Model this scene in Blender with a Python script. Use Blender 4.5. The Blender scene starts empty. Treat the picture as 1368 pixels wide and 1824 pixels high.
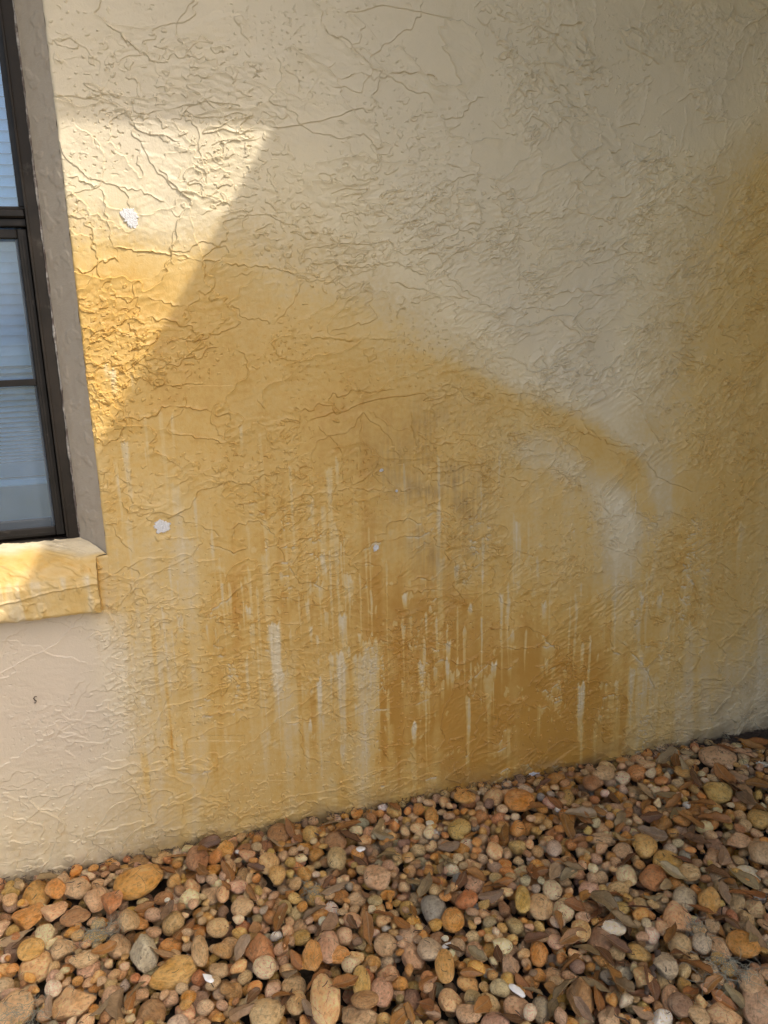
import bpy, math, random
import numpy as np
from mathutils import Vector, Matrix, Quaternion

SC = bpy.context.scene
COL = SC.collection
rad = math.radians

# ------------------------------------------------------------------ camera
# pose solved from the vanishing points of the wall's courses and verticals
CX, CY, F = 684.0, 912.0, 1385.0
_H = np.array([5600 - CX, -(435 - CY), -F]); _H /= np.linalg.norm(_H)
_D = np.array([850 - CX, -(6700 - CY), -F]); _D -= _H * (_D @ _H); _D /= np.linalg.norm(_D)
RM = np.array([_H, np.cross(-_D, _H), -_D])          # camera -> world
CAM = np.array([0.0, -1.75, 1.2103])
cd = bpy.data.cameras.new('camera'); cam = bpy.data.objects.new('camera', cd); COL.objects.link(cam)
cam.matrix_world = Matrix.Translation(CAM.tolist()) @ Matrix(RM.tolist()).to_4x4()
cd.sensor_fit = 'VERTICAL'; cd.sensor_height = 36.0; cd.lens = 36.0 * F / 1824.0
cd.clip_start = 0.02; cd.clip_end = 600
SC.camera = cam

# ------------------------------------------------------------------ sky, sun, exposure
SUN = Vector((0.470, -0.480, 0.729)).normalized()
W = bpy.data.worlds.new('World'); SC.world = W; W.use_nodes = True
nt = W.node_tree; nt.nodes.clear()
sky = nt.nodes.new('ShaderNodeTexSky'); sky.sky_type = 'NISHITA'; sky.sun_disc = False
sky.sun_elevation = math.asin(SUN.z); sky.sun_rotation = math.atan2(SUN.x, SUN.y)
sky.dust_density = 5.0; sky.air_density = 1.0; sky.ozone_density = 1.0
bg = nt.nodes.new('ShaderNodeBackground'); bg.inputs[1].default_value = 0.15
wo = nt.nodes.new('ShaderNodeOutputWorld')
sky_tint = nt.nodes.new('ShaderNodeMix'); sky_tint.data_type = 'RGBA'; sky_tint.blend_type = 'MULTIPLY'; sky_tint.inputs[0].default_value = 1.0
sky_tint.inputs[7].default_value = (1.04, 1.01, 0.96, 1)          # warm tint laid over the sky, standing in for white balance
nt.links.new(sky.outputs[0], sky_tint.inputs[6]); nt.links.new(sky_tint.outputs[2], bg.inputs[0]); nt.links.new(bg.outputs[0], wo.inputs[0])
sl = bpy.data.lights.new('sun', 'SUN'); sl.energy = 2.0; sl.angle = rad(0.6); sl.color = (1.0, 0.93, 0.82)
so = bpy.data.objects.new('sun', sl); COL.objects.link(so)
so.rotation_euler = SUN.to_track_quat('Z', 'Y').to_euler(); so.location = (3, -3, 6)
SC.view_settings.view_transform = 'Standard'; SC.view_settings.look = 'None'
SC.view_settings.exposure = 1.09; SC.view_settings.gamma = 1.0

RNG = np.random.default_rng(7)
random.seed(7)

# ------------------------------------------------------------------ helpers
def wp(px, py, y=0.0):            # photo point -> place on the vertical plane at depth y
    r = RM @ np.array([px - CX, -(py - CY), -F]); return CAM + r * ((y - CAM[1]) / r[1])
def gp(px, py, z=0.0):            # photo point -> place on the ground at height z
    r = RM @ np.array([px - CX, -(py - CY), -F]); return CAM + r * ((z - CAM[2]) / r[2])
def proj(X, Y, Z):
    P = np.stack([X - CAM[0], Y - CAM[1], Z - CAM[2]], -1) @ RM
    return CX + F * P[..., 0] / -P[..., 2], CY - F * P[..., 1] / -P[..., 2]

def link(o, parent=None):
    COL.objects.link(o)
    if parent is not None: o.parent = parent
    return o
def tag(o, label=None, cat=None, group=None, kind=None):
    if label: o['label'] = label
    if cat: o['category'] = cat
    if group: o['group'] = group
    if kind: o['kind'] = kind
    return o
def empty(name, loc=(0, 0, 0)):
    o = bpy.data.objects.new(name, None); o.location = loc; o.empty_display_size = 0.05
    return link(o)
def mesh_np(name, V, Fc, smooth=True, mat=None):
    """V (n,3) array, Fc (m,3|4) int array"""
    me = bpy.data.meshes.new(name)
    V = np.asarray(V, np.float32); Fc = np.asarray(Fc, np.int32); k = Fc.shape[1]
    me.vertices.add(len(V)); me.vertices.foreach_set('co', V.ravel())
    me.loops.add(Fc.size); me.loops.foreach_set('vertex_index', Fc.ravel())
    me.polygons.add(len(Fc)); me.polygons.foreach_set('loop_start', np.arange(0, Fc.size, k, dtype=np.int32))
    me.polygons.foreach_set('use_smooth', np.full(len(Fc), smooth, bool))
    me.update(calc_edges=True)
    if mat: me.materials.append(mat)
    return me
def obj(name, me, parent=None): return link(bpy.data.objects.new(name, me), parent)
def attr(me, name, A, typ='FLOAT_COLOR'):
    a = me.attributes.new(name, typ, 'POINT')
    a.data.foreach_set('color' if typ == 'FLOAT_COLOR' else 'vector', np.ascontiguousarray(A, np.float32).ravel())

class MB:                          # gathers boxes and grids into one mesh
    def __init__(s): s.v = []; s.f = []
    def box(s, x0, x1, y0, y1, z0, z1, bev=0.0):
        b = min(bev, (x1-x0)/2.01, (y1-y0)/2.01, (z1-z0)/2.01)
        n = len(s.v)
        if b <= 0:
            for z in (z0, z1):
                for x, y in ((x0, y0), (x1, y0), (x1, y1), (x0, y1)): s.v.append((x, y, z))
            s.f += [tuple(n+i for i in q) for q in ((3,2,1,0),(4,5,6,7),(0,1,5,4),(1,2,6,5),(2,3,7,6),(3,0,4,7))]
            return
        cx, cy, cz = (x0+x1)/2, (y0+y1)/2, (z0+z1)/2; hx, hy, hz = (x1-x0)/2, (y1-y0)/2, (z1-z0)/2
        idx = {}
        for sx in (-1, 1):
            for sy in (-1, 1):
                for sz in (-1, 1):
                    for a in range(3):
                        e = [hx-b, hy-b, hz-b]; e[a] += b
                        idx[(sx, sy, sz, a)] = len(s.v)
                        s.v.append((cx+sx*e[0], cy+sy*e[1], cz+sz*e[2]))
        C = Vector((cx, cy, cz))
        def face(ids):
            p = [Vector(s.v[i]) for i in ids]
            nn = (p[1]-p[0]).cross(p[2]-p[0])
            if nn.dot(sum(p, Vector())/len(p) - C) < 0: ids = ids[::-1]
            s.f.append(tuple(ids))
        for a in range(3):
            o1, o2 = [i for i in range(3) if i != a]
            for sg in (-1, 1):
                q = []
                for u, w in ((-1,-1),(1,-1),(1,1),(-1,1)):
                    k = [0,0,0]; k[a] = sg; k[o1] = u; k[o2] = w; q.append(idx[(*k, a)])
                face(q)
            for u in (-1, 1):
                for w in (-1, 1):
                    k1 = [0,0,0]; k2 = [0,0,0]; k1[a] = -1; k2[a] = 1
                    for k in (k1, k2): k[o1] = u; k[o2] = w
                    face([idx[(*k1, o1)], idx[(*k2, o1)], idx[(*k2, o2)], idx[(*k1, o2)]])
        for k in [(a_, b_, c_) for a_ in (-1,1) for b_ in (-1,1) for c_ in (-1,1)]:
            face([idx[(*k, 0)], idx[(*k, 1)], idx[(*k, 2)]])
    def build(s, name, mat, parent=None, smooth=False):
        me = bpy.data.meshes.new(name); me.from_pydata(s.v, [], s.f); me.materials.append(mat)
        if smooth: me.polygons.foreach_set('use_smooth', [True]*len(me.polygons))
        me.update(); return obj(name, me, parent)

# lattice gradient noise, vectorised
_PR = np.random.default_rng(99); _PERM = _PR.permutation(4096); _ANG = _PR.uniform(0, 2*np.pi, 4096)
_GX, _GY = np.cos(_ANG), np.sin(_ANG)
def pnoise(x, y, seed=0):
    xi = np.floor(x).astype(np.int64); yi = np.floor(y).astype(np.int64)
    xf = x - xi; yf = y - yi
    u = xf*xf*xf*(xf*(xf*6-15)+10); v = yf*yf*yf*(yf*(yf*6-15)+10)
    def g(a, b):
        h = _PERM[(_PERM[(xi + a + seed*57) & 4095] + yi + b) & 4095]
        return _GX[h]*(xf-a) + _GY[h]*(yf-b)
    n0 = g(0,0)*(1-u) + g(1,0)*u; n1 = g(0,1)*(1-u) + g(1,1)*u
    return (n0*(1-v) + n1*v) * 1.5
def fbm(x, y, seed=0, o=4, gain=0.5):
    s = 0; a = 1.0; t = 0
    for i in range(o):
        s = s + a*pnoise(x*2**i, y*2**i, seed + i*13); t += a; a *= gain
    return s / t
def sst(a, b, x):
    t = np.clip((x-a)/(b-a), 0, 1); return t*t*(3-2*t)

# ------------------------------------------------------------------ node helpers
class NT:
    def __init__(s, name):
        s.m = bpy.data.materials.new(name); s.m.use_nodes = True; s.t = s.m.node_tree; s.t.nodes.clear()
        s.out = s.n('ShaderNodeOutputMaterial')
    def n(s, typ, **kw):
        nd = s.t.nodes.new(typ)
        for k, v in kw.items(): setattr(nd, k, v)
        return nd
    def l(s, a, b): s.t.links.new(a, b)
    def setin(s, sock, v):
        if hasattr(v, 'is_output') or hasattr(v, 'links') and not isinstance(v, (int, float, tuple)): s.l(v, sock)
        else: sock.default_value = v
    def noise(s, vec, scale, detail=4, rough=0.55, dist=0.0):
        q = s.n('ShaderNodeTexNoise'); s.l(vec, q.inputs['Vector'])
        q.inputs['Scale'].default_value = scale; q.inputs['Detail'].default_value = detail
        q.inputs['Roughness'].default_value = rough; q.inputs['Distortion'].default_value = dist
        return q.outputs['Fac']
    def mapr(s, v, a, b, c=0.0, d=1.0):
        q = s.n('ShaderNodeMapRange'); s.setin(q.inputs[0], v)
        for i, x in zip((1, 2, 3, 4), (a, b, c, d)): q.inputs[i].default_value = x
        return q.outputs[0]
    def math(s, op, a, b=0.0):
        q = s.n('ShaderNodeMath', operation=op); s.setin(q.inputs[0], a); s.setin(q.inputs[1], b); return q.outputs[0]
    def mix(s, fac, a, b, mode='MIX'):
        q = s.n('ShaderNodeMix', data_type='RGBA', blend_type=mode)
        s.setin(q.inputs[0], fac)
        for i, v in ((6, a), (7, b)):
            if isinstance(v, tuple): v = (*v[:3], 1.0)
            s.setin(q.inputs[i], v)
        return q.outputs[2]
    def ramp(s, fac, stops):
        q = s.n('ShaderNodeValToRGB'); s.l(fac, q.inputs[0]); e = q.color_ramp.elements
        while len(e) < len(stops): e.new(0.5)
        for i, (p, c) in enumerate(stops): e[i].position = p; e[i].color = (*c, 1)
        return q.outputs[0]
    def bump(s, h, strength, dist, nrm=None):
        q = s.n('ShaderNodeBump'); s.l(h, q.inputs['Height']); q.inputs['Strength'].default_value = strength
        q.inputs['Distance'].default_value = dist
        if nrm: s.l(nrm, q.inputs['Normal'])
        return q.outputs[0]
    def bsdf(s, col, rough=0.6, nrm=None, spec=0.5, metal=0.0):
        q = s.n('ShaderNodeBsdfPrincipled')
        if isinstance(col, tuple): q.inputs['Base Color'].default_value = (*col, 1)
        else: s.l(col, q.inputs['Base Color'])
        s.setin(q.inputs['Roughness'], rough); q.inputs['Specular IOR Level'].default_value = spec
        q.inputs['Metallic'].default_value = metal
        if nrm: s.l(nrm, q.inputs['Normal'])
        s.l(q.outputs[0], s.out.inputs[0]); return q

BEIGE = (0.580, 0.508, 0.378)
STAIN_RAMP = [(0.0, BEIGE), (0.12, (.635, .545, .375)), (0.28, (0.570, 0.455, 0.265)), (0.55, (0.580, 0.415, 0.172)),
              (0.78, (0.550, 0.352, 0.105)), (1.0, (0.45, 0.238, 0.045))]

def wall_material():
    m = NT('rust_stained_stucco_paint')
    at = m.n('ShaderNodeAttribute', attribute_name='wear')
    sp = m.n('ShaderNodeSeparateColor'); m.l(at.outputs['Color'], sp.inputs[0])
    tc = m.n('ShaderNodeTexCoord'); oc = tc.outputs['Object']
    # wear mask: R rust stain, G grey dirt, B bare pinkish paint
    n1 = m.noise(oc, 9.0, 6, 0.6); n2 = m.noise(oc, 70.0, 4, 0.6)
    s = m.math('ADD', sp.outputs[0], m.mapr(n1, 0.3, 0.7, -0.035, 0.035))
    s = m.math('ADD', s, m.mapr(n2, 0.3, 0.7, -0.02, 0.02))
    col = m.ramp(s, STAIN_RAMP)
    col = m.mix(sp.outputs[2], col, (0.575, 0.493, 0.385))
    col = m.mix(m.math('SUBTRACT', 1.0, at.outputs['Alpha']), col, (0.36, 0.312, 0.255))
    v = m.noise(oc, 3.5, 4, 0.6)
    col = m.mix(1.0, col, m.ramp(v, [(0.3, (0.95, 0.95, 0.95)), (0.7, (1.03, 1.03, 1.03))]), 'MULTIPLY')
    g = m.noise(oc, 420.0, 3, 0.6)
    col = m.mix(m.mapr(g, 0.62, 0.75, 0.0, 0.18), col, (0.30, 0.24, 0.17))
    col = m.mix(sp.outputs[1], col, (0.165, 0.115, 0.065))
    b1 = m.bump(m.noise(oc, 330.0, 3, 0.55), 0.45, 0.0011)
    b2 = m.bump(m.noise(oc, 110.0, 4, 0.6), 0.35, 0.002, b1)
    m.bsdf(col, m.mapr(n2, 0.3, 0.7, 0.40, 0.54), b2, spec=0.5)
    return m.m
M_WALL = wall_material()

def simple(name, col, rough=0.6, var=0.12, scale=60, bump=0.0, spec=0.4, metal=0.0, dirt=None):
    m = NT(name); tc = m.n('ShaderNodeTexCoord'); oc = tc.outputs['Object']
    n = m.noise(oc, scale, 5, 0.6)
    lo = tuple(c*(1-var) for c in col); hi = tuple(min(1, c*(1+var)) for c in col)
    c = m.ramp(n, [(0.3, lo), (0.7, hi)])
    if dirt:
        d = m.noise(oc, dirt[1], 6, 0.7); c = m.mix(m.mapr(d, dirt[2], dirt[3], 0, 1), c, dirt[0])
    nr = m.bump(m.noise(oc, scale*4, 4, 0.6), bump, 0.002) if bump else None
    m.bsdf(c, m.mapr(n, 0.3, 0.7, max(0.05, rough-0.08), rough+0.08), nr, spec, metal)
    return m.m
M_FRAME = simple('bronze_aluminium', (0.011, 0.009, 0.008), 0.5, 0.35, 26, 0.15, 0.25, dirt=((0.10, 0.09, 0.075), 38, 0.62, 0.85))
M_FRAMED = simple('worn_bronze_aluminium', (0.016, 0.012, 0.009), 0.55, 0.4, 14, 0.2, 0.25, dirt=((0.11, 0.10, 0.085), 22, 0.60, 0.88))
M_RUBBER = simple('black_gasket', (0.012, 0.012, 0.014), 0.55)
M_CAULK = simple('dirty_caulk', (0.26, 0.245, 0.225), 0.7, 0.3, 60, 0.4, dirt=((0.09, 0.07, 0.06), 45, 0.44, 0.56))
M_CHIP = simple('bare_white_plaster', (0.72, 0.72, 0.74), 0.8, 0.15, 260, 0.9)
M_BLIND = simple('blue_daylit_blind_vinyl', (0.62, 0.74, 0.88), 0.5, 0.04, 8)  # white vinyl with the blue of daylight mixed into its colour
M_ROOM = simple('dim_room_paint', (0.10, 0.10, 0.11), 0.9)
M_SOFFIT = simple('painted_soffit', (0.52, 0.47, 0.38), 0.7)
M_SHING = simple('roof_shingles', (0.12, 0.11, 0.10), 0.9, 0.4, 30)
M_TWIG = simple('dry_twig', (0.085, 0.06, 0.045), 0.85, 0.4, 90, 0.5)
M_MOSS = simple('grey_moss', (0.33, 0.32, 0.25), 0.9, 0.3, 200)
M_SHELL = simple('white_shell', (0.82, 0.82, 0.80), 0.5, 0.08, 90, 0.2)

# ------------------------------------------------------------------ stucco house wall
REVX, REVD = -0.131, 0.066         # jamb arris and depth of the window reveal
WX0, WX1, WZ0, WZ1 = -1.20, REVX, 0.738, 2.10      # window opening

def axis(segs):
    out = []
    for a, b, st in segs:
        n = max(1, int(round((b-a)/st))); out.append(np.linspace(a, b, n+1)[:-1])
    out.append([segs[-1][1]]); return np.concatenate(out)

STAIN_GRID_Y = [0, 100, 200, 300, 400, 500, 600, 700, 800, 900, 1000, 1100, 1200, 1300, 1400, 1500]  # rows and columns of the rust stain table
STAIN_GRID_X = [0, 100, 200, 300, 400, 500, 600, 700, 800, 900, 1000, 1100, 1200, 1300, 1400]
STAIN = np.array([
 [0.00,0.00,0.00,0.00,0.00,0.00,0.00,0.00,0.00,0.00,0.00,0.00,0.00,0.03,0.08],
 [0.00,0.00,0.00,0.00,0.00,0.00,0.00,0.00,0.00,0.00,0.00,0.00,0.00,0.02,0.06],
 [0.00,0.02,0.00,0.00,0.03,0.04,0.02,0.00,0.00,0.00,0.00,0.00,0.02,0.08,0.18],
 [0.10,0.08,0.06,0.06,0.12,0.12,0.08,0.04,0.02,0.02,0.02,0.02,0.12,0.30,0.50],
 [0.30,0.34,0.24,0.16,0.22,0.22,0.16,0.08,0.04,0.04,0.04,0.05,0.22,0.42,0.56],
 [0.68,0.66,0.68,0.63,0.57,0.40,0.31,0.18,0.09,0.05,0.04,0.05,0.28,0.48,0.58],
 [0.72,0.70,0.72,0.72,0.68,0.63,0.59,0.48,0.20,0.05,0.02,0.08,0.30,0.50,0.58],
 [0.72,0.68,0.72,0.72,0.72,0.68,0.73,0.68,0.58,0.42,0.10,0.10,0.35,0.54,0.56],
 [0.60,0.57,0.63,0.61,0.66,0.66,0.73,0.70,0.62,0.52,0.36,0.42,0.45,0.56,0.56],
 [0.50,0.54,0.60,0.50,0.67,0.69,0.67,0.67,0.62,0.56,0.48,0.22,0.52,0.56,0.52],
 [0.20,0.22,0.54,0.41,0.65,0.67,0.67,0.71,0.68,0.64,0.52,0.40,0.58,0.56,0.46],
 [0.00,0.00,0.41,0.45,0.67,0.73,0.73,0.86,0.84,0.78,0.72,0.60,0.60,0.50,0.34],
 [0.00,0.00,0.24,0.43,0.63,0.60,0.60,0.82,0.92,0.95,0.94,0.80,0.50,0.34,0.18],
 [0.03,0.05,0.19,0.45,0.58,0.60,0.58,0.84,0.94,0.98,1.00,0.74,0.42,0.22,0.12],
 [0.08,0.12,0.24,0.42,0.56,0.62,0.60,0.74,0.86,0.92,0.92,0.66,0.30,0.10,0.05],
 [0.18,0.20,0.30,0.40,0.50,0.55,0.60,0.66,0.76,0.80,0.80,0.60,0.30,0.12,0.06]])

def grid_sample(G, px, py):
    gx = np.clip(px/100.0, 0, 13.999); gy = np.clip(py/100.0, 0, 14.999)
    ix = gx.astype(int); iy = gy.astype(int); fx = gx-ix; fy = gy-iy
    def cub(t): return [(-t+2*t*t-t**3)/2, (2-5*t*t+3*t**3)/2, (t+4*t*t-3*t**3)/2, (-t*t+t**3)/2]
    cxs, cys = cub(fx), cub(fy); s = 0
    for j in range(4):
        r = 0
        for i in range(4):
            r = r + cxs[i]*G[np.clip(iy-1+j, 0, 15), np.clip(ix-1+i, 0, 14)]
        s = s + cys[j]*r
    return np.clip(s, 0, 1)

def polyline_dist(px, py, pts):
    """distance, signed side and run along an open polyline (vectorised)"""
    best = np.full(px.shape, 1e9); side = np.zeros(px.shape); run = np.zeros(px.shape)
    L = 0.0; pts = np.asarray(pts, float)
    for (x0, y0), (x1, y1) in zip(pts[:-1], pts[1:]):
        dx, dy = x1-x0, y1-y0; l = math.hypot(dx, dy)+1e-9
        t = np.clip(((px-x0)*dx + (py-y0)*dy)/(l*l), 0, 1)
        d = np.hypot(px-x0-t*dx, py-y0-t*dy)
        c = (dx*(py-y0) - dy*(px-x0))/l
        k = d < best
        best = np.where(k, d, best); side = np.where(k, np.sign(c), side); run = np.where(k, L+t*l, run)
        L += l
    return best, side, run, L

# long trowel ridges traced from the photo (photo pixels): points, strength, lip kind
RIDGES = [
 ([(205,330),(262,345),(300,365)],.9),([(120,310),(165,330),(178,332)],1.2),([(178,332),(190,372),(200,430),(208,452)],1.0),
 ([(200,438),(260,446),(340,460),(420,470),(500,480),(560,500)],1.1),([(285,365),(320,386),(345,388),(380,370),(415,345)],.9),
 ([(190,40),(215,62),(250,95),(275,115),(290,140),(318,160)],1.3),([(85,65),(120,85),(140,88),(145,75)],1.0),([(80,40),(110,60),(145,72)],.8),
 ([(310,110),(330,140),(345,148)],1.1),([(330,160),(360,170),(385,195),(400,215),(430,240)],1.0),([(345,170),(375,205),(405,225)],.8),
 ([(255,195),(285,210),(310,230)],.8),([(470,155),(495,180),(520,215)],1.1),([(535,210),(545,180),(560,150),(580,120),(610,100)],.8),
 ([(600,145),(640,130),(665,140),(700,130),(740,128),(780,140)],1.2),([(645,115),(665,135)],.9),
 ([(790,285),(830,305),(880,318),(905,312)],1.2),([(820,215),(800,235),(790,300)],.8),([(660,360),(700,385),(740,382),(775,400)],1.0),
 ([(960,285),(1010,320),(1060,345),(1095,365)],.8),([(815,365),(850,360),(868,355)],.9),
 ([(600,470),(640,475),(700,465),(730,480),(775,500),(810,515),(850,545)],1.1),([(690,500),(740,510),(800,528),(850,535)],1.2),
 ([(885,550),(930,548),(985,555),(1040,525),(1080,520)],1.1),([(920,522),(980,520),(1030,518),(1110,527),(1190,525)],1.2),
 ([(1230,230),(1265,215),(1320,212),(1335,250)],1.0),([(930,460),(925,500),(925,545)],.8),([(545,600),(600,603),(690,605),(720,590)],.9),
 ([(530,598),(620,602),(700,603)],.8),([(1160,480),(1270,475),(1368,470)],.5),([(130,480),(155,488),(170,470),(200,458),(210,470)],1.2),
 ([(260,530),(300,540),(330,548)],1.0),([(200,755),(230,745),(262,745),(290,725),(310,722)],1.1),([(310,722),(345,728),(385,735)],.9),
 ([(160,690),(180,705),(205,712),(220,700)],.9),([(285,765),(320,775),(370,782),(430,790)],.9),([(270,800),(330,835),(380,850),(420,855)],.7),
 ([(205,890),(235,912),(260,925)],.9),([(200,840),(215,855),(245,862)],.7),([(195,930),(220,965),(240,985)],1.1),
 ([(500,900),(540,880),(600,876),(640,870),(700,876),(745,870)],1.0),([(490,980),(530,960),(575,950)],1.0),
 ([(360,1100),(400,1070),(440,1040),(490,1005),(530,995),(570,970)],1.2),([(372,1078),(420,1045),(470,1012)],.5),
 ([(270,1080),(320,1085),(360,1080)],1.2),([(255,1130),(300,1165),(330,1195)],1.0),([(230,1105),(260,1120)],.8),
 ([(200,1190),(260,1195),(290,1220),(300,1250)],.6),([(350,1270),(380,1275),(430,1262),(460,1255)],1.5),
 ([(640,720),(700,760),(760,775),(800,778)],.6),([(740,775),(780,790),(830,785),(855,800),(875,798)],1.2),
 ([(730,820),(755,840),(780,815),(830,825),(870,822)],1.4),([(765,850),(790,868),(835,858),(850,880)],1.1),
 ([(735,905),(770,895),(800,890)],.9),([(910,835),(960,835),(1000,842)],1.0),([(905,850),(940,855),(965,870)],1.0),
 ([(985,765),(1040,768),(1070,778),(1110,790),(1160,820)],1.4),([(905,745),(960,765),(1010,755)],1.2),([(920,775),(940,785),(1000,770)],.9),
 ([(1080,795),(1100,810),(1130,805)],1.0),([(900,725),(940,735),(1000,760)],1.0),
 ([(1010,640),(1050,660),(1075,690),(1100,695),(1130,700)],1.0),([(1045,520),(1100,530),(1160,545)],.8),([(1310,625),(1340,632),(1368,645)],1.3),
 ([(1070,965),(1100,980),(1140,965)],1.2),([(1180,965),(1210,975),(1240,965),(1245,985)],1.1),([(1060,960),(1080,968)],.9),
 ([(1140,1010),(1160,1025),(1200,1025)],1.0),([(1145,1050),(1180,1048),(1230,1050)],.9),([(1170,985),(1210,990),(1260,980),(1300,960)],.9),
 ([(1250,995),(1280,980),(1310,955)],1.0),([(990,1025),(1040,1015),(1080,1020)],1.2),([(1180,1080),(1230,1088),(1290,1090),(1330,1080)],.8),
 ([(1130,1175),(1180,1155),(1250,1145),(1310,1130)],1.5),([(1150,1150),(1200,1140),(1280,1138)],.9),([(850,1180),(890,1190),(910,1185),(925,1165)],.9),
 ([(800,1060),(860,1055),(900,1060)],.8),([(400,1180),(430,1160),(470,1165),(500,1180),(515,1175)],1.1),
 ([(470,1105),(495,1110),(540,1115),(565,1095)],1.0),([(520,1020),(560,1017),(590,1005)],1.0),([(725,1035),(770,1030),(800,1010)],1.1),
 ([(715,1050),(735,1060),(760,1048),(795,1052)],1.1),([(640,1145),(690,1142),(720,1140)],1.0),([(510,1200),(545,1200),(575,1195)],1.5),
 ([(500,1290),(560,1275),(600,1262)],1.2),([(520,1275),(545,1278),(590,1270)],.8),([(600,1210),(640,1235),(660,1260)],.9),
 ([(760,1140),(800,1150),(815,1145)],1.1),([(750,1180),(780,1172),(830,1178),(850,1170)],1.2),([(860,1150),(950,1155),(1010,1135)],.7),
 ([(950,1190),(1000,1175),(1050,1190),(1090,1180)],1.0),([(880,1265),(920,1250),(990,1265)],.8),
 ([(690,1425),(740,1408),(780,1402)],1.0),([(480,1445),(540,1430),(590,1425)],1.1),([(420,1480),(470,1460),(520,1452)],1.0),
 ([(150,1530),(175,1505),(200,1490)],1.0),([(260,1500),(290,1480),(340,1465),(385,1460)],1.1),([(190,1465),(240,1440),(270,1435)],.8),
 ([(0,1480),(40,1500),(90,1500)],.6),([(30,1420),(60,1445),(110,1440),(125,1425)],1.0),([(20,1265),(60,1270),(80,1260)],.7),
 ([(200,1300),(225,1295),(245,1272)],.9),([(360,1355),(375,1370),(395,1360)],1.0),([(180,1175),(210,1200),(250,1235)],.9),
 ([(1035,540),(1060,500),(1100,470)],.5),([(560,330),(620,380),(670,450)],.6),([(880,400),(930,410),(985,425)],.5),
 ([(520,290),(560,335),(600,380)],.5),([(830,190),(850,175),(870,170)],.8),([(1080,50),(1120,45),(1180,40)],.7),([(1190,45),(1215,25),(1245,5)],.8),
 ([(940,45),(980,25),(985,0)],.8),([(870,5),(900,35),(945,45)],1.0),([(1160,185),(1200,160),(1260,140)],.5),([(990,190),(1030,220),(1055,165)],.5),
]
# drips where the stain was washed off: x, top, bottom, width, strength
DRIPS = [(222,785,905,16,.5),(258,742,830,7,.4),(285,735,900,9,.35),(305,735,800,6,.5),(312,860,1000,22,.32),(330,960,1170,46,.32),
 (232,1000,1150,26,.2),(228,920,1000,18,.35),(428,752,800,9,.5),(462,770,880,8,.3),(440,930,990,8,.35),(472,918,1080,10,.4),
 (585,830,990,14,.42),(600,815,860,7,.6),(555,890,950,9,.5),(575,900,985,12,.4),(597,935,1060,9,.5),(470,985,1120,16,.35),
 (487,1105,1260,30,.75),(505,1190,1420,22,.35),(515,1118,1145,8,.7),(447,1105,1160,12,.4),(437,1165,1220,10,.6),(440,1190,1330,7,.3),
 (567,1205,1270,12,.9),(567,1240,1400,6,.5),(588,1190,1300,5,.6),(620,1022,1060,22,.5),(608,1090,1130,20,.7),(612,1090,1230,14,.35),
 (605,1160,1320,20,.7),(650,1165,1330,56,.55),(660,1140,1190,46,.4),(630,1300,1430,60,.25),(645,1330,1470,40,.22),
 (660,1050,1110,6,.7),(688,1000,1100,5,.5),(780,892,1000,11,.6),(783,990,1100,16,.35),(776,1100,1150,6,.5),(922,925,1010,14,.4),(942,930,1020,7,.35),
 (922,1030,1048,9,.7),(893,1065,1120,8,.8),(894,1100,1200,5,.5),(798,1140,1170,13,.8),(750,1180,1210,14,.8),(775,1185,1210,11,.7),
 (797,1172,1215,12,.9),(788,1210,1250,8,.5),(815,1190,1210,8,.7),(762,1200,1310,6,.35),(832,1240,1350,8,.5),(838,1180,1215,5,.5),
 (1036,1145,1180,10,.7),(1035,1215,1290,16,.75),(1036,1290,1390,8,.35),(973,1170,1200,7,.5),(960,1250,1320,9,.4),(870,1205,1260,20,.35),
 (1137,1110,1180,9,.6),(1125,1180,1270,14,.5),(1150,1180,1270,14,.55),(1175,1050,1085,14,.6),(1190,1090,1150,18,.25),(1140,1160,1350,12,.35),
 (1230,1110,1300,30,.3),(1165,1200,1370,22,.35),(1210,1230,1330,22,.3),(1320,930,1010,14,.35),(400,1290,1340,8,.35),(382,1280,1320,5,.4),
 (360,1300,1420,22,.2),(265,1310,1400,20,.25),(320,1310,1400,14,.3),(205,820,880,10,.4),(200,655,700,18,.5),(188,645,670,14,.5),(234,662,690,6,.5),
 (700,1290,1400,16,.22),(735,1330,1440,14,.25),(525,1250,1380,10,.25),(545,1290,1400,12,.3),(345,1180,1300,14,.2),(1095,1090,1160,6,.3),
 (470,1300,1420,14,.25),(590,1380,1450,20,.2),(870,1250,1340,10,.25),(905,1290,1380,8,.25),(1060,1290,1380,10,.2)]
_R = random.Random(12)
for _ in range(85):
    _x = _R.uniform(200, 1230); _t = _R.triangular(760, 1300, 1080); _l = _R.uniform(25, 170)*(1 if _x > 330 else .8)
    DRIPS.append((_x, _t, min(_t+_l, 1440-.16*(_x-200)), _R.uniform(3, 7), _R.uniform(.35, .85)*(.6 if _x > 1150 or _x < 260 else 1)))
for _ in range(60):                                       # short bright flecks under the lips
    _x = _R.gauss(680, 210); _t = _R.gauss(1120, 85); DRIPS.append((_x, _t, _t+_R.uniform(10, 34), _R.uniform(5, 13), _R.uniform(.7, 1.0)))
RUST_STREAKS = [(268,1090,1330,10,.20),(292,1180,1420,8,.25),(300,1290,1400,12,.2),(255,1330,1470,14,.2),(715,1080,1260,24,.12),(700,1200,1420,30,.14),
 (555,1210,1380,14,.16),(172,1120,1180,8,.5),(800,1190,1400,44,.08),(1110,1230,1380,18,.18),(1085,1050,1200,14,.15),(380,1320,1420,16,.16),
 (410,1030,1130,26,.12),(530,1180,1380,12,.12),(680,1200,1400,16,.14),(1080,1280,1370,24,.12),(195,1095,1115,18,.5),(590,1220,1350,8,.14)]

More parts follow.
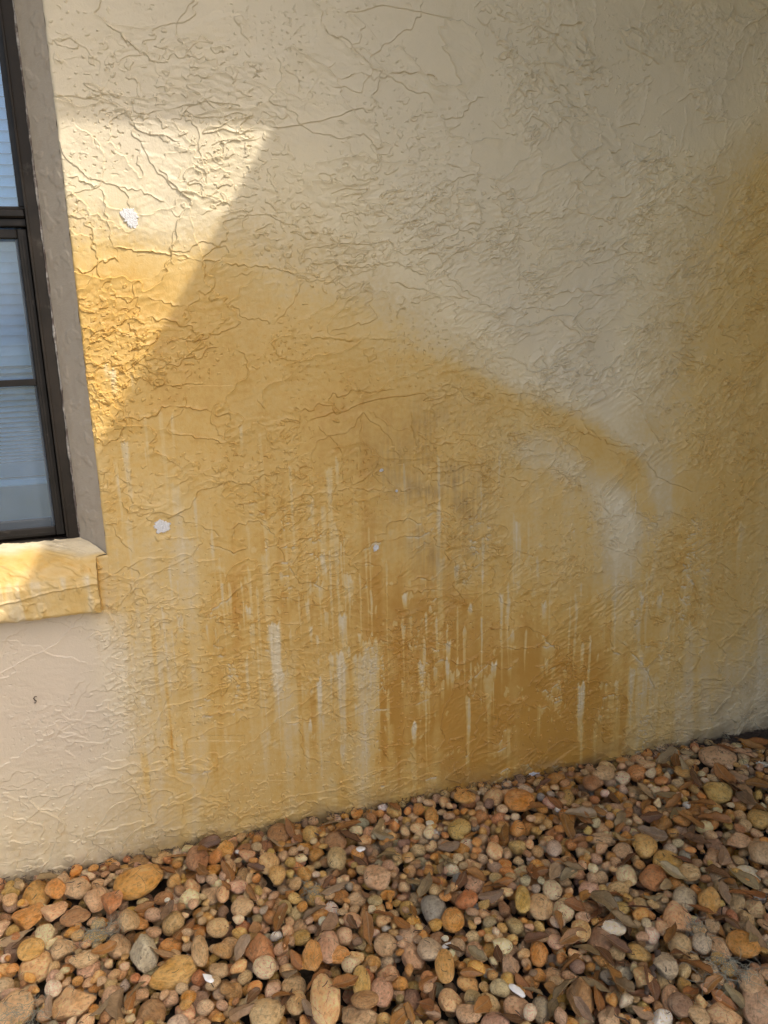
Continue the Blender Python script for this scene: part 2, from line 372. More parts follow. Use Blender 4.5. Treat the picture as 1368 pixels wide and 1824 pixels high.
def wear_and_relief(X, Z):
    """stain / dirt masks and the skip-trowel relief (metres, towards the viewer) at wall points"""
    PX, PY = proj(X, np.zeros_like(X), Z)
    near = (PX > -40) & (PX < 1410) & (PY > -40) & (PY < 1640)
    x, z = X, Z
    # ---------------- relief
    wx = x + .034*fbm(x*5, z*5, 11, 3) + .0095*fbm(x*24, z*24, 12, 2) + .0040*fbm(x*75, z*75, 13, 2)
    wz = z + .034*fbm(x*5, z*5, 14, 3) + .0095*fbm(x*24, z*24, 15, 2) + .0040*fbm(x*75, z*75, 16, 2)
    fx_, fz_ = x[0, :], z[:, 0]
    wx2 = wx + .0013*pnoise(x*210, z*210, 17); wz2 = wz + .0013*pnoise(x*210, z*210, 18)
    h = np.zeros_like(x)
    # skip-trowelled patches: flat plateaus of plaster with ragged curled edges and loose islands
    rag = .27 + .74*sst(-.14, .20, fbm(x*3.1, z*3.1, 50, 3))
    for fx, fz, t_, A, sd, mlo, an0 in [(2.4, 4.4, .02, .0036, 21, -.24, .25), (3.4, 5.6, .06, .0033, 31, -.20, -.35), (5.0, 7.6, .10, .0029, 41, -.14, .6), (4.2, 4.6, -.05, .0026, 47, -.14, -.1)]:
        an = an0 + .22*fbm(x*.8+sd, z*.8, sd+3, 2)
        qx = x*np.cos(an)+z*np.sin(an); qz = -x*np.sin(an)+z*np.cos(an)
        lowf = pnoise(qx*fx, qz*fz, sd) + .5*pnoise(qx*fx*2, qz*fz*2, sd+1)
        hif = fbm(qx*fx*3.8, qz*fz*3.8, sd+2, 3, .62)*1.1
        n = lowf + rag*hif*.8
        gz_, gx_ = np.gradient(n, fz_, fx_); gm = np.hypot(gx_, gz_)+6.0
        d = (n-t_)/gm
        plate = sst(-.0007, .0007, d); curl = np.exp(-np.maximum(d, 0)/.0022)
        feather = np.exp(-np.maximum(d, 0)/.030)
        m = sst(mlo, mlo+.16, fbm(x*5+sd, z*5, sd+5, 3))*(.75-.25*gz_/gm)
        h = h + (1.10+.75*sst(.4, 1.2, x))*A*plate*(.25+.45*feather+.55*curl)*m
    st = pnoise(wx2*62+9, wz2*80, 54); h = h + .0020*sst(.0, .2, rag-.7)*sst(.36, .44, st)
    # pin holes and dimples
    dm = sst(.05, .35, fbm(x*4, z*4, 61, 2)); h = h - .0022*dm*sst(.42, .60, pnoise(x*130, z*130, 62))
    sp = sst(-.1, .3, fbm(x*5, z*5, 66, 2)); h = h + .0016*sp*sst(.50, .66, pnoise(x*105, z*105, 67))
    # broad trowel undulation
    h = h + .0022*fbm(x*2.2, z*2.2, 71, 3) 
    jx = 7*fbm(PX/45, PY/45, 81, 3) + 4.4*pnoise(PX/11, PY/11, 82); jy = 7*fbm(PX/45, PY/45, 83, 3) + 4.4*pnoise(PX/11, PY/11, 84)
    QX, QY = PX+jx, PY+jy
    lips = [([(dx-w*.75, t+3), (dx-w*.2, t-1), (dx+w*.3, t-2), (dx+w*.8, t+2)], .9) for dx, t, b, w, a in DRIPS if a >= .45 and w > 4.5]
    for i, (pts, amp) in enumerate(RIDGES + lips):
        p = np.array(pts, float); x0, y0 = p.min(0)-35; x1, y1 = p.max(0)+35
        k = np.where((PX > x0) & (PX < x1) & (PY > y0) & (PY < y1))
        if not len(k[0]): continue
        d, sd, run, L = polyline_dist(QX[k], QY[k], p)
        if p[0, 0] > p[-1, 0]: sd = -sd
        endf = sst(0, 14, run)*sst(0, 14, L-run)
        up = sd < 0                                   # above the line: a smear that thickens towards its lip
        q = np.where(up, .4*np.exp(-(d/9.0))+.6*np.exp(-(d/2.2)**1.5), np.exp(-(d/.8)**2))
        wob = .65+.5*pnoise(run/18.0+i*7.3, np.full_like(run, i*3.1), 85)
        h[k] = np.maximum(h[k], 0) * (1 - .5*q*endf) + .0044*amp*q*endf*wob
    for cx_, cy_, cr_ in ((232, 387, 20), (289, 938, 20), (670, 976, 11), (680, 838, 8), (707, 875, 7)):   # bare spots lie flat
        h = h*(1-.9*(1-sst(.75, 1.15, np.hypot(PX-cx_, PY-cy_)/cr_)))
    # ---------------- stain
    wxp = 26*fbm(x*4, z*4, 91, 4); wyp = 30*fbm(x*4, z*4, 92, 4)
    S = grid_sample(STAIN, PX+wxp, PY+wyp)
    arc = [(130,455),(220,450),(330,475),(430,500),(520,545),(620,590),(720,612),(800,655),(880,685),(960,720),(1040,758),(1110,808),(1148,855),(1166,905),(1160,970)]
    k = np.where((PX > 80) & (PX < 1250) & (PY > 380) & (PY < 1060))
    d, sd, run, L = polyline_dist(PX[k]+wxp[k]*.35, PY[k]+wyp[k]*.35, arc)
    s0 = S[k]; ins = sd > 0
    endf = sst(0, 60, run)*sst(0, 90, L-run)
    edge = .27*np.tanh(np.where(ins, d, -d)/15)*np.exp(-(d/52)**2)
    edge = edge*endf*sst(620, 980, run)
    S[k] = s0 + edge
    k = np.where((PX > 820) & (PX < 1260) & (PY > 720) & (PY < 1100))
    d, sd, run, L = polyline_dist(PX[k]+wxp[k]*.4, PY[k]+wyp[k]*.4, [(900,800),(960,812),(1030,838),(1085,875),(1120,925),(1115,985),(1100,1030)])
    S[k] = S[k] - .18*np.exp(-(d/30)**2)*sst(0, 60, run+20)*sst(-30, 70, L-run)
    d, sd, run, L = polyline_dist(PX[k], PY[k], [(990,752),(1060,785),(1120,830),(1150,880),(1155,940)])
    S[k] = np.maximum(S[k], .60*np.exp(-(d/34)**2)*sst(0, 130, L-run))
    k = np.where((PX > 480) & (PX < 1130) & (PY > 520) & (PY < 860))
    d, sd, run, L = polyline_dist(PX[k]+wxp[k]*.4, PY[k]+wyp[k]*.4, [(540,585),(640,625),(740,645),(840,690),(920,728),(1000,762),(1080,805)])
    S[k] = np.maximum(S[k], (.60+.15*fbm(x[k]*12, z[k]*12, 118, 3))*np.exp(-(d/42)**2)*sst(0, 120, run)*sst(-20, 60, L-run))
    lowz = sst(700, 950, PY)
    V = fbm(PX/16, PY/420, 93, 3); V2 = fbm(PX/45, PY/700, 94, 2)
    S = S + (.13*V + .15*V2)*lowz*sst(.05, .3, S)
    S = S + .06*fbm(x*3, z*5, 95, 4)*sst(.1, .4, S) + .085*sst(.28, .5, S)
    edgej = 5*fbm(x*60, z*8, 96, 2)
    for (dx, t, b, w, a), sg in [((q[0], q[1], q[1]+(q[2]-q[1])*(1.55 if q[3] > 4 else 1.25), q[3], min(q[4], .8)), -1) for q in DRIPS] + [(q, 1) for q in RUST_STREAKS]:
        xl = dx + (PY-t)*(850-dx)/(6700-t)           # runs plumb down the wall
        k = np.where((np.abs(PX-xl) < w*1.3+4) & (PY > t-14) & (PY < b+20))
        if not len(k[0]): continue
        u = (PX[k]-xl[k]+edgej[k]*.5)/(w*.5); fr_ = np.clip((PY[k]-t)/(b-t), 0, 1); u = u/(1-.5*fr_**.7); topc = t + 5*np.minimum(np.abs(u), 1.2)**2 + 11*pnoise(PX[k]/5, np.full(len(k[0]), t*.13), 97)
        prof = 1-sst(.55, 1.15, np.abs(u))
        fall = sst(0, 3.5, PY[k]-topc)*(1-sst(.15, 1.05, (PY[k]-t)/(b-t)))
        streak = .75+.35*fbm(PX[k]/4.0, PY[k]/140, 98, 2)
        if sg < 0: S[k] = S[k] - np.maximum(S[k]-.13, 0)*np.clip(a*(1.6 if w >= 12 else 1.15)*prof*fall*streak, 0, 1)
        else: S[k] = S[k] + a*prof*(sst(-5, 25, PY[k]-t))*(1-sst(.5, 1.05, (PY[k]-t)/(b-t)))
    # flecks where the lips stayed unstained under the edges
    shel = np.zeros_like(h)
    for kk in (2, 3, 4): shel[:-kk] = np.maximum(shel[:-kk], h[kk:]-h[:-kk])
    shel = sst(.0016, .0030, shel); run_ = shel.copy(); dec = .975+.02*pnoise(x[0]*160, x[0]*0+.5, 111)
    for j in range(len(run_)-2, -1, -1): run_[j] = np.maximum(run_[j], run_[j+1]*dec)
    wm_ = sst(820, 1000, PY)*(1-sst(1380, 1450, PY))*sst(230, 400, PX)*(1-sst(1200, 1330, PX))*sst(-.02, .20, fbm(x*14, z*3, 112, 3))
    S = S - np.maximum(S-.13, 0)*np.clip(wm_*(.75*shel+.42*run_**3), 0, .95)
    crest = np.zeros_like(h); crest[3:] = h[3:]-h[:-3]; crest = sst(.0012, .0028, crest)
    S = S + .10*crest*sst(.25, .5, S)*sst(-.2, .3, fbm(x*10, z*10, 115, 2))
    spk = fbm(x*95, z*95, 116, 3); S = S + .34*spk*np.clip(4*S*(1-S), 0, 1)*sst(.04, .2, S)*.5 + .10*fbm(x*22, z*22, 117, 3)*sst(.1, .4, S)
    fl = sst(.50, .62, fbm(x*45, z*26, 99, 3)*1.25)*sst(850, 1000, PY)*(1-sst(1330, 1420, PY))*sst(250, 420, PX)*(1-sst(1150, 1330, PX))
    S = S*(1-.30*fl)
    # bare paint below the window
    by = 1090 + (PX > -100)*0
    left = (1-sst(-55, 85, PX-(165 + (PY-1110)*.12) + 25*fbm(x*9, z*9, 101, 3)))*sst(1085, 1100, PY)
    S = S*(1-left*(1-sst(1180, 1480, PY)*.75))
    pink = left*(1-sst(1250, 1500, PY))
    strip = ((x < REVX+.004+.003*fbm(z*30, z*0+.3, 120, 3)) & (x > -.156) & (z < .738) & (z > .612+.010*fbm(x*60, z*0, 122, 2)))
    S = np.where(strip, S + .35*np.exp(-(x+.1535)/.004), S); pink = pink*(1-strip); trim = strip*0.0
    # ---------------- dirt
    D = np.zeros_like(x)
    e = ((PX-778)/(92+20*fbm(x*8, z*8, 103, 2)))**2 + ((PY-865)/150)**2
    thin = .5+.75*fbm(PX/4.2, PY/60, 104, 3)+.45*fbm(x*26, z*26, 119, 3)
    D += .74*np.exp(-e*1.2)*np.clip(thin, 0, 1.3)*sst(-.25, .35, fbm(x*7, z*7, 105, 3)+.1)
    e2 = ((PX-700)/80)**2 + ((PY-800)/70)**2; D += .20*np.exp(-e2)*np.clip(thin, 0, 1)
    e3 = ((PX-790)/40)**2 + ((PY-1000)/90)**2; D += .16*np.exp(-e3)*np.clip(thin, 0, 1)
    e4 = ((PX-730)/30)**2 + ((PY-1105)/25)**2; D += .20*np.exp(-e4)*np.clip(thin, 0, 1)
    D += (.55*np.exp(-np.maximum(z+.025, 0)/.016) + .26*np.exp(-np.maximum(z, 0)/.06))*sst(-.3, .3, fbm(x*14, z*22, 106, 4)+.05)
    e5 = ((PX-1350)/110)**2 + ((PY-1270)/60)**2; D += .34*np.exp(-e5)*sst(-.3, .4, fbm(x*13, z*19, 107, 5))
    e6 = ((PX-955)/22)**2+((PY-1378)/9)**2
    D = np.clip(D, 0, .8)
    h = h*1.0
    low = sst(1480, 1250, PY) if False else 1.0
    h = h*(1-.55*pink*(1-strip))
    return h, np.clip(S, 0, 1), D, np.clip(pink, 0, 1), trim

xs = axis([(-3.2, -1.2, .05), (WX0, -.56, .02), (-.56, WX1, .0015), (WX1, .8, .0015), (.8, 1.76, .0018), (1.76, 1.95, .02)])
zs = axis([(-.16, -.06, .02), (-.06, WZ0, .0015), (WZ0, 1.96, .0015), (1.96, WZ1, .014), (WZ1, 2.9, .05)])
GX_, GZ_ = np.meshgrid(xs, zs)
hh, S_, D_, P_, T_ = wear_and_relief(GX_, GZ_)
nx, nz = len(xs), len(zs)
# round the arris of the opening a little
inx = (GX_ >= WX0-1e-5) & (GX_ <= WX1+1e-5) & (GZ_ >= WZ0-1e-5) & (GZ_ <= WZ1+1e-5)
dxo = np.maximum(np.maximum(WX0-GX_, GX_-WX1), np.maximum(WZ0-GZ_, GZ_-WZ1))
rnd = .004*np.exp(-np.maximum(dxo, 0)/.0022)
Yc = -hh + np.where(inx, .004, rnd)
XX = GX_ + np.where(np.abs(GX_-WX1) < .02, .0018*fbm(GX_*0+3, GZ_*22, 121, 3)*np.exp(-np.abs(GX_-WX1)/.006), 0)
V = np.stack([XX, Yc, GZ_], -1).reshape(-1, 3)
ii = (np.arange(nz-1)[:, None]*nx + np.arange(nx-1)[None, :])
xc = (xs[:-1]+xs[1:])/2; zc = (zs[:-1]+zs[1:])/2
solid = ~((xc[None, :] > WX0) & (xc[None, :] < WX1) & (zc[:, None] > WZ0) & (zc[:, None] < WZ1))
i0 = ii[solid]
Fq = np.stack([i0, i0+1, i0+nx+1, i0+nx], -1)
wm = mesh_np('house_wall', V, Fq, False, M_WALL)
attr(wm, 'wear', np.stack([S_.ravel(), D_.ravel(), P_.ravel(), 1-T_.ravel()], -1))
wall = obj('house_wall', wm)
tag(wall, 'beige stucco house wall with orange rust stains behind the river pebbles', 'wall')
del V, Fq, XX, GX_, GZ_

def patch(name, pos, n, m, parent, stain=0.0, dirt=0.0, pink=1.0, amp=.0008, mat=M_WALL, fn=None, seed=0, trim=0.0):
    """curved sheet from pos(u,v) arrays -> (x,y,z), nudged by a little noise"""
    u, v = np.meshgrid(np.linspace(0, 1, n), np.linspace(0, 1, m))
    x, y, z = pos(u, v); P = np.stack([x, y, z], -1)
    du = np.gradient(P, axis=1); dv = np.gradient(P, axis=0); N = np.cross(du, dv)
    N /= np.linalg.norm(N, axis=-1, keepdims=True)+1e-12
    if N[..., 1].mean() > 0 and abs(N[..., 1].mean()) > .05: N = -N
    hgt = amp*(fbm((x+y*1.3)*40+seed, z*25+y*20, 131+seed, 4) + .9*sst(.1, .3, fbm(x*30+y*60+seed*3, z*26, 135+seed, 3)))
    S = np.full(x.shape, stain); D = np.full(x.shape, dirt); K = np.full(x.shape, pink)
    if fn: S, D, K, hgt = fn(x, y, z, u, v, hgt)
    P = P + N*hgt[..., None]
    i = (np.arange(m-1)[:, None]*n + np.arange(n-1)[None, :]).ravel()
    me = mesh_np(name, P.reshape(-1, 3), np.stack([i, i+1, i+n+1, i+n], -1), True, mat)
    attr(me, 'wear', np.stack([np.clip(S, 0, 1).ravel(), np.clip(D, 0, 1).ravel(), np.clip(K, 0, 1).ravel(), np.full(S.size, 1.0-trim)], -1))
    return obj(name, me, parent)

RX = -.190                                   # where the reveal meets the frame
def rev(x, y, z, u, v, h):
    j = 1.0*np.exp(-((x-REVX)/.0025)**2)
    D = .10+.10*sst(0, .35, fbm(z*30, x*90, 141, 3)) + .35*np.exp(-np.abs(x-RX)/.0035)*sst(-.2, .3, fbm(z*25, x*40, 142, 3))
    return np.zeros_like(x)+.06, D, np.ones_like(x), h
def revpos(u, v):
    t = v*0+u
    x = REVX + (RX-REVX)*t; y = .003 + (REVD-.003)*t
    z = .70 + (WZ1-.70)*v
    return x, y, z
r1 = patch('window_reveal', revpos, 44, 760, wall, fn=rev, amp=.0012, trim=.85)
def revL(u, v): return WX0 + .055*u, .003 + (REVD-.003)*u, .70 + (WZ1-.70)*v
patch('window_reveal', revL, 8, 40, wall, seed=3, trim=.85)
def revT(u, v): return WX0 + (WX1-WX0)*v, .003 + (REVD-.003)*u, WZ1 - .05*u
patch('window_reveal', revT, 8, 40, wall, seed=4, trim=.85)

# white spots where the finish coat broke away
def chip(px, py, w, hgt, seed, parent):
    c = wp(px, py, -.0035); sx = w/840.0; sz = hgt/840.0
    R = np.random.default_rng(seed); n = 46; ring = 9
    th = np.linspace(0, 2*np.pi, n, endpoint=False)
    rr = 1+.16*np.sin(2*th+R.uniform(0, 6))+.10*np.sin(3*th+R.uniform(0, 6))+.06*np.sin(7*th+R.uniform(0, 6))+R.uniform(-.22, .22, n)
    rr *= .5
    Vv = [(c[0], -.0036, c[2])]
    for k in range(1, ring+1):
        f = k/ring
        for a in range(n):
            y = -.0036 + R.uniform(-.0004, .0004) if k < ring else .0
            Vv.append((c[0]+sx*rr[a]*f*math.cos(th[a]), y, c[2]+sz*rr[a]*f*math.sin(th[a])))
    Fs = []
    me = bpy.data.meshes.new('paint_chip')
    for a in range(n): Fs.append((0, 1+a, 1+(a+1) % n))
    for k in range(1, ring):
        for a in range(n):
            p = 1+(k-1)*n; q = 1+k*n
            Fs.append((p+a, q+a, q+(a+1) % n, p+(a+1) % n))
    me.from_pydata(Vv, [], Fs); me.materials.append(M_CHIP); me.update()
    return obj('paint_chip', me, parent)
for a in [(232, 387, 26, 34, 1), (289, 938, 26, 28, 2), (670, 976, 11, 14, 3), (680, 838, 8, 5, 4), (707, 875, 6, 4, 5), (950, 1379, 30, 9, 6)]: chip(*a, wall)

def tube(pts, r, mat, name, parent=None, seg=7):
    P = [Vector(p) for p in pts]; V = []; Fs = []
    rr = r if isinstance(r, (list, tuple)) else [r]*len(P)
    up = Vector((0.3, 0.2, 0.93))
    for i, p in enumerate(P):
        t = (P[min(i+1, len(P)-1)]-P[max(i-1, 0)]).normalized()
        a = t.cross(up); a = a.normalized() if a.length > 1e-4 else t.orthogonal().normalized(); b = t.cross(a)
        for k in range(seg):
            an = 2*math.pi*k/seg; V.append(p + (a*math.cos(an)+b*math.sin(an))*rr[i])
    for i in range(len(P)-1):
        for k in range(seg):
            Fs.append((i*seg+k, i*seg+(k+1) % seg, (i+1)*seg+(k+1) % seg, (i+1)*seg+k))
    Fs.append(tuple(range(seg))[::-1]); Fs.append(tuple((len(P)-1)*seg+k for k in range(seg)))
    if name is None: return V, Fs
    me = bpy.data.meshes.new(name); me.from_pydata(V, [], Fs); me.materials.append(mat)
    me.polygons.foreach_set('use_smooth', [True]*len(Fs)); me.update()
    return obj(name, me, parent)
# the tiny curled caterpillar under the sill
cp = [(66,1241),(62,1241),(60,1244),(62,1247),(65,1249),(64,1252),(60,1252)]
c3 = [tuple(wp(x, y, -.005)) for x, y in cp]
wv = tube(c3, [.0007,.0011,.0013,.0013,.0013,.0011,.0006], M_TWIG, 'caterpillar')
tag(wv, 'tiny black curled caterpillar on the bare stucco below the window sill', 'caterpillar')

# ------------------------------------------------------------------ window
win = empty('window', (-.66, .07, .76))
tag(win, 'dark bronze window with insect screen and stained stucco sill', 'window')
win_inv = win.matrix_basis.inverted()
def wchild(o):
    o.matrix_parent_inverse = Matrix.Translation((.66, -.07, -.76)); return o
FZ0, FZ1, FX0, FX1 = .752, 2.055, -1.148, -.186
# outer frame (channel section)
f = MB()
f.box(-.2155, FX1, .063, .100, FZ0, FZ1, .0035); f.box(FX0, FX0+.0295, .063, .100, FZ0, FZ1, .0035)
f.box(FX0+.0295, -.2157, .0635, .100, FZ1-.03, FZ1-.001, .0035); f.box(FX0+.0295, -.2157, .0635, .110, FZ0+.001, FZ0+.018, .003)
f.box(-.2158, -.2105, .0595, .0635, FZ0+.02, FZ1-.03, .001)
wchild(f.build('frame', M_FRAMED, win))
# meeting rail of the sashes
f = MB(); f.box(FX0+.03, -.2162, .070, .100, 1.428, 1.445, .0025); f.box(FX0+.03, -.2162, .064, .098, 1.4455, 1.461, .003); f.box(FX0+.03, -.2162, .074, .09, 1.4612, 1.468, .002)
wchild(f.build('meeting_rail', M_FRAME, win))
# gasket round the upper light
f = MB(); f.box(-.229, -.2162, .082, .094, 1.468, FZ1-.03, .002); f.box(FX0+.03, FX0+.043, .082, .094, 1.468, FZ1-.03, .002); f.box(FX0+.044, -.2292, .083, .094, FZ1-.042, FZ1-.0302, .002)
wchild(f.build('gasket', M_RUBBER, win))
# lower sash behind the screen
f = MB(); f.box(-.246, -.2165, .094, .112, .775, 1.427, .003); f.box(FX0+.031, FX0+.058, .094, .112, .775, 1.427, .003)
f.box(FX0+.0585, -.2463, .0945, .112, .775, .812, .003)
wchild(f.build('sash', M_RUBBER, win))
# insect screen
f = MB()
SX1 = -.2178
f.box(SX1-.0195, SX1, .070, .082, .776, 1.424, .0022); f.box(SX1-.0125, SX1-.0075, .0685, .0702, .79, 1.412, .0006)
f.box(FX0+.032, FX0+.0515, .070, .082, .776, 1.424, .0022)
f.box(FX0+.052, SX1-.0197, .0705, .0817, 1.405, 1.4235, .0022); f.box(FX0+.052, SX1-.0197, .0705, .0817, .7765, .797, .0022)
f.box(FX0+.052, SX1-.0197, .0690, .0704, .782, .7855, .0005)
scr = wchild(f.build('insect_screen', M_FRAME, win))
def glassmat(name, tint, gloss, alpha=None):
    m = NT(name); tc = m.n('ShaderNodeTexCoord'); oc = tc.outputs['Object']
    tr = m.n('ShaderNodeBsdfTransparent'); tr.inputs[0].default_value = (*tint, 1)
    gl = m.n('ShaderNodeBsdfGlossy'); gl.inputs['Roughness'].default_value = .06; gl.inputs[0].default_value = (.9, .95, 1, 1)
    df = m.n('ShaderNodeBsdfDiffuse'); df.inputs[0].default_value = (.38, .50, .70, 1)  # dust film, its blue painted in for reflected sky
    fr = m.n('ShaderNodeFresnel'); fr.inputs[0].default_value = 1.5
    mx = m.n('ShaderNodeMixShader'); m.l(m.math('ADD', m.math('MULTIPLY', fr.outputs[0], 1.6), gloss), mx.inputs[0])
    m.l(tr.outputs[0], mx.inputs[1]); m.l(gl.outputs[0], mx.inputs[2])
    m2 = m.n('ShaderNodeMixShader'); m.l(m.mapr(m.noise(oc, 9, 6, .7), .35, .75, .05, .15), m2.inputs[0])
    m.l(mx.outputs[0], m2.inputs[1]); m.l(df.outputs[0], m2.inputs[2]); m.l(m2.outputs[0], m.out.inputs[0]); return m.m
M_GLASS = glassmat('dusty_sky_tinted_glass', (.72, .88, 1.0), .07)
f = MB(); f.box(FX0+.0435, -.2294, .088, .091, 1.4685, FZ1-.0425); wchild(f.build('glass_pane', M_GLASS, win))
f = MB(); f.box(FX0+.0586, -.2464, .101, .104, .8125, 1.4265); wchild(f.build('glass_pane', M_GLASS, win))
def screenmat():
    m = NT('insect_screen_mesh'); tc = m.n('ShaderNodeTexCoord')
    tr = m.n('ShaderNodeBsdfTransparent'); tr.inputs[0].default_value = (1, 1, 1, 1)
    df = m.n('ShaderNodeBsdfDiffuse'); df.inputs[0].default_value = (.26, .32, .40, 1)
    mx = m.n('ShaderNodeMixShader'); m.l(m.mapr(m.noise(tc.outputs['Object'], 7, 5, .7), .3, .7, .05, .13), mx.inputs[0])
    m.l(tr.outputs[0], mx.inputs[1]); m.l(df.outputs[0], mx.inputs[2]); m.l(mx.outputs[0], m.out.inputs[0]); return m.m
f = MB(); f.box(FX0+.0505, SX1-.0185, .0752, .0756, .797, 1.405)
o = f.build('screen_mesh', screenmat(), scr); o.matrix_parent_inverse = Matrix.Identity(4)
f = MB(); f.box(FX0+.0518, SX1-.020, .0722, .0752, 1.1075, 1.1215, .001); f.build('crossbar', M_FRAME, scr)
# caulk bead between frame and reveal, broken in places
V = []; Fs = []
zz = np.linspace(.768, 2.05, 420); n = 6
for i, z in enumerate(zz):
    w = .0018*(1+.9*fbm(np.array([z*60]), np.array([.3]), 151, 3)[0]) + .0012*max(0, fbm(np.array([z*14]), np.array([1.3]), 152, 2)[0]*3)
    cxx = -.1885 + .0012*fbm(np.array([z*25]), np.array([2.1]), 153, 3)[0]
    for k in range(n):
        a = math.pi*k/(n-1); V.append((cxx + w*math.cos(a), .0625 - w*.9*math.sin(a), z))
for i in range(len(zz)-1):
    for k in range(n-1): Fs.append((i*n+k, i*n+k+1, (i+1)*n+k+1, (i+1)*n+k))
me = mesh_np('caulk', np.array(V), np.array(Fs), True, M_CAULK); wchild(obj('caulk', me, win))
# sill: sloping top, worn nose, stained front
prof = [(.066, .768), (.045, .764), (.020, .753), (-.004, .7395), (-.018, .727), (-.029, .708), (-.036, .699), (-.0395, .690), (-.0375, .664), (-.037, .640), (-.0365, .626), (-.033, .6205), (-.014, .617), (.004, .616)]
pt = np.array(prof); sg = np.concatenate([[0], np.cumsum(np.hypot(*np.diff(pt, axis=0).T))]); sg /= sg[-1]
def sillpos(u, v):
    y = np.interp(v, sg, pt[:, 0]); z = np.interp(v, sg, pt[:, 1])
    xr = np.where(y > .0, REVX-.001 + (RX-REVX)*np.clip(y/REVD, 0, 1), -.1535 + .022*sst(-.006, .001, y))
    xr = xr + .0022*fbm(v*14, v*3, 161, 3)
    x = -1.18 + (xr+1.18)*(1-(1-u)**2.6)
    return x, y, z
def sillfn(x, y, z, u, v, h):
    px, py = proj(x, y, z)
    top = 1-sst(.700, .712, z)
    S = .74 + .25*fbm(x*9, y*20, 171, 3) + .15*fbm(x*60, y*60+z*60, 170, 3)
    back = sst(.0, .045, y + .02*fbm(x*12, y*30, 172, 3) + .03*sst(-.25, -.16, x))
    S = S*(1-back*.85)
    fr = top*(.5*sst(.02, .3, fbm(x*38, z*4, 173, 2)+.06)+.15)
    fr = np.clip(1.35*fr*(.7+.6*fbm(x*50, z*9, 123, 3)), 0, .9); S = S*(1-fr)+.10*fr
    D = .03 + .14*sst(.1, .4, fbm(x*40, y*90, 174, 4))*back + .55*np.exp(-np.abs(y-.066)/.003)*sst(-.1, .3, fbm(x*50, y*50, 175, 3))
    zz = .672 + .014*sst(-.36, -.16, x) - .008*sst(-.25, -.36, x) + .003*fbm(x*40, x*0, 176, 3)
    h = h*2.4 + .0026*np.exp(-((z-zz)/.0022)**2)*(y < -.02) + .0018*np.exp(-((z-.701)/.002)**2)*(y < -.02)
    h = h + .0022*sst(.1, .35, fbm(x*45, z*60, 177, 3))*(y < -.02)*sst(-.20, -.16, x) + .003*sst(.15, .4, fbm(x*22, z*30, 178, 3))*(z < .66)*(y < -.02)
    return S, D, np.zeros_like(x), h
sill = patch('sill', sillpos, 520, 170, win, fn=sillfn, amp=.0010, seed=7)
wchild(sill)
# end cap of the sill
capV = [(-.153, y, z) for y, z in prof if y < .001] + [(-.153, .003, .616), (-.153, .003, .742)]
me = bpy.data.meshes.new('sill_end'); me.from_pydata([(x-.0002, y*.97, z) for x, y, z in capV], [], [tuple(range(len(capV)))]); me.materials.append(M_WALL)
attr(me, 'wear', np.tile([.75, .12, 0, 1], (len(capV), 1))); o = obj('sill_end', me, sill)
# blind: open slats above, gathered at the foot
bl = empty('window_blind', (-.68, .13, .87))
tag(bl, 'white horizontal window blind hanging behind the dusty glass', 'blind')
f = MB()
def slat(z, tilt=62, wd=.0125):
    t = rad(tilt); n = len(f.v); cy = .135
    for i in range(5):
        s = (i-2)/2; c = .0016*(1-s*s)
        y = cy + s*wd*math.cos(t) - c*math.sin(t); zz = z + s*wd*math.sin(t) + c*math.cos(t)
        f.v += [(-1.115, y, zz), (-.236, y, zz)]
    for i in range(4): f.f.append((n+2*i, n+2*i+1, n+2*i+3, n+2*i+2))
z = 2.02
while z > 1.15: slat(z); z -= .0215
st = .0165
while z > .935: slat(z, math.degrees(math.asin(.78*st/.025))-9); st = max(.0050, st*.955); z -= st
while z > .905: slat(z, 0); z -= .0040
for v_ in ('slats',):
    me = bpy.data.meshes.new(v_); me.from_pydata(f.v, [], f.f); me.materials.append(M_BLIND)
    me.polygons.foreach_set('use_smooth', [True]*len(f.f)); me.update(); o = obj('slats', me, bl); o.matrix_parent_inverse = Matrix.Translation((.68, -.13, -.87))
f = MB(); f.box(-1.115, -.236, .122, .148, .885, .900, .003); o = f.build('bottom_rail', M_BLIND, bl); o.matrix_parent_inverse = Matrix.Translation((.68, -.13, -.87))
# room behind
f = MB()
rb = [(-3.0, .16, -.1), (1.9, .16, -.1), (1.9, 3, -.1), (-3.0, 3, -.1)]
f.box(-3.0, 1.9, .25, 3.0, -.10, 2.6); me = bpy.data.meshes.new('room')
f2 = MB(); f2.v = f.v[:]; f2.f = [q[::-1] for q in f.f]; f2.f.pop(2)
nn = len(f2.v)
# inner face of the front wall, leaving the window free
f2.v += [(-3.0, .25, -.1), (1.9, .25, -.1), (1.9, .25, WZ0), (-3.0, .25, WZ0), (-3.0, .25, WZ1), (1.9, .25, WZ1), (1.9, .25, 2.6), (-3.0, .25, 2.6), (WX0, .25, WZ0), (WX0, .25, WZ1), (RX, .25, WZ0), (RX, .25, WZ1)]
f2.f += [(nn, nn+1, nn+2, nn+3), (nn+4, nn+5, nn+6, nn+7), (nn+3, nn+8, nn+9, nn+4), (nn+10, nn+2, nn+5, nn+11)]
room = f2.build('room', M_ROOM); tag(room, kind='structure')
# sides of the opening behind the frame
f = MB(); f.box(RX+.002, -.13, .103, .25, WZ0, WZ1); f.box(WX0, FX0-.002, .103, .25, WZ0, WZ1); f.box(WX0, -.13, .113, .25, WZ0-.02, .7745); f.box(WX0, -.13, .103, .25, FZ1, WZ1+.02)
o = f.build('opening_lining', M_ROOM, wall)

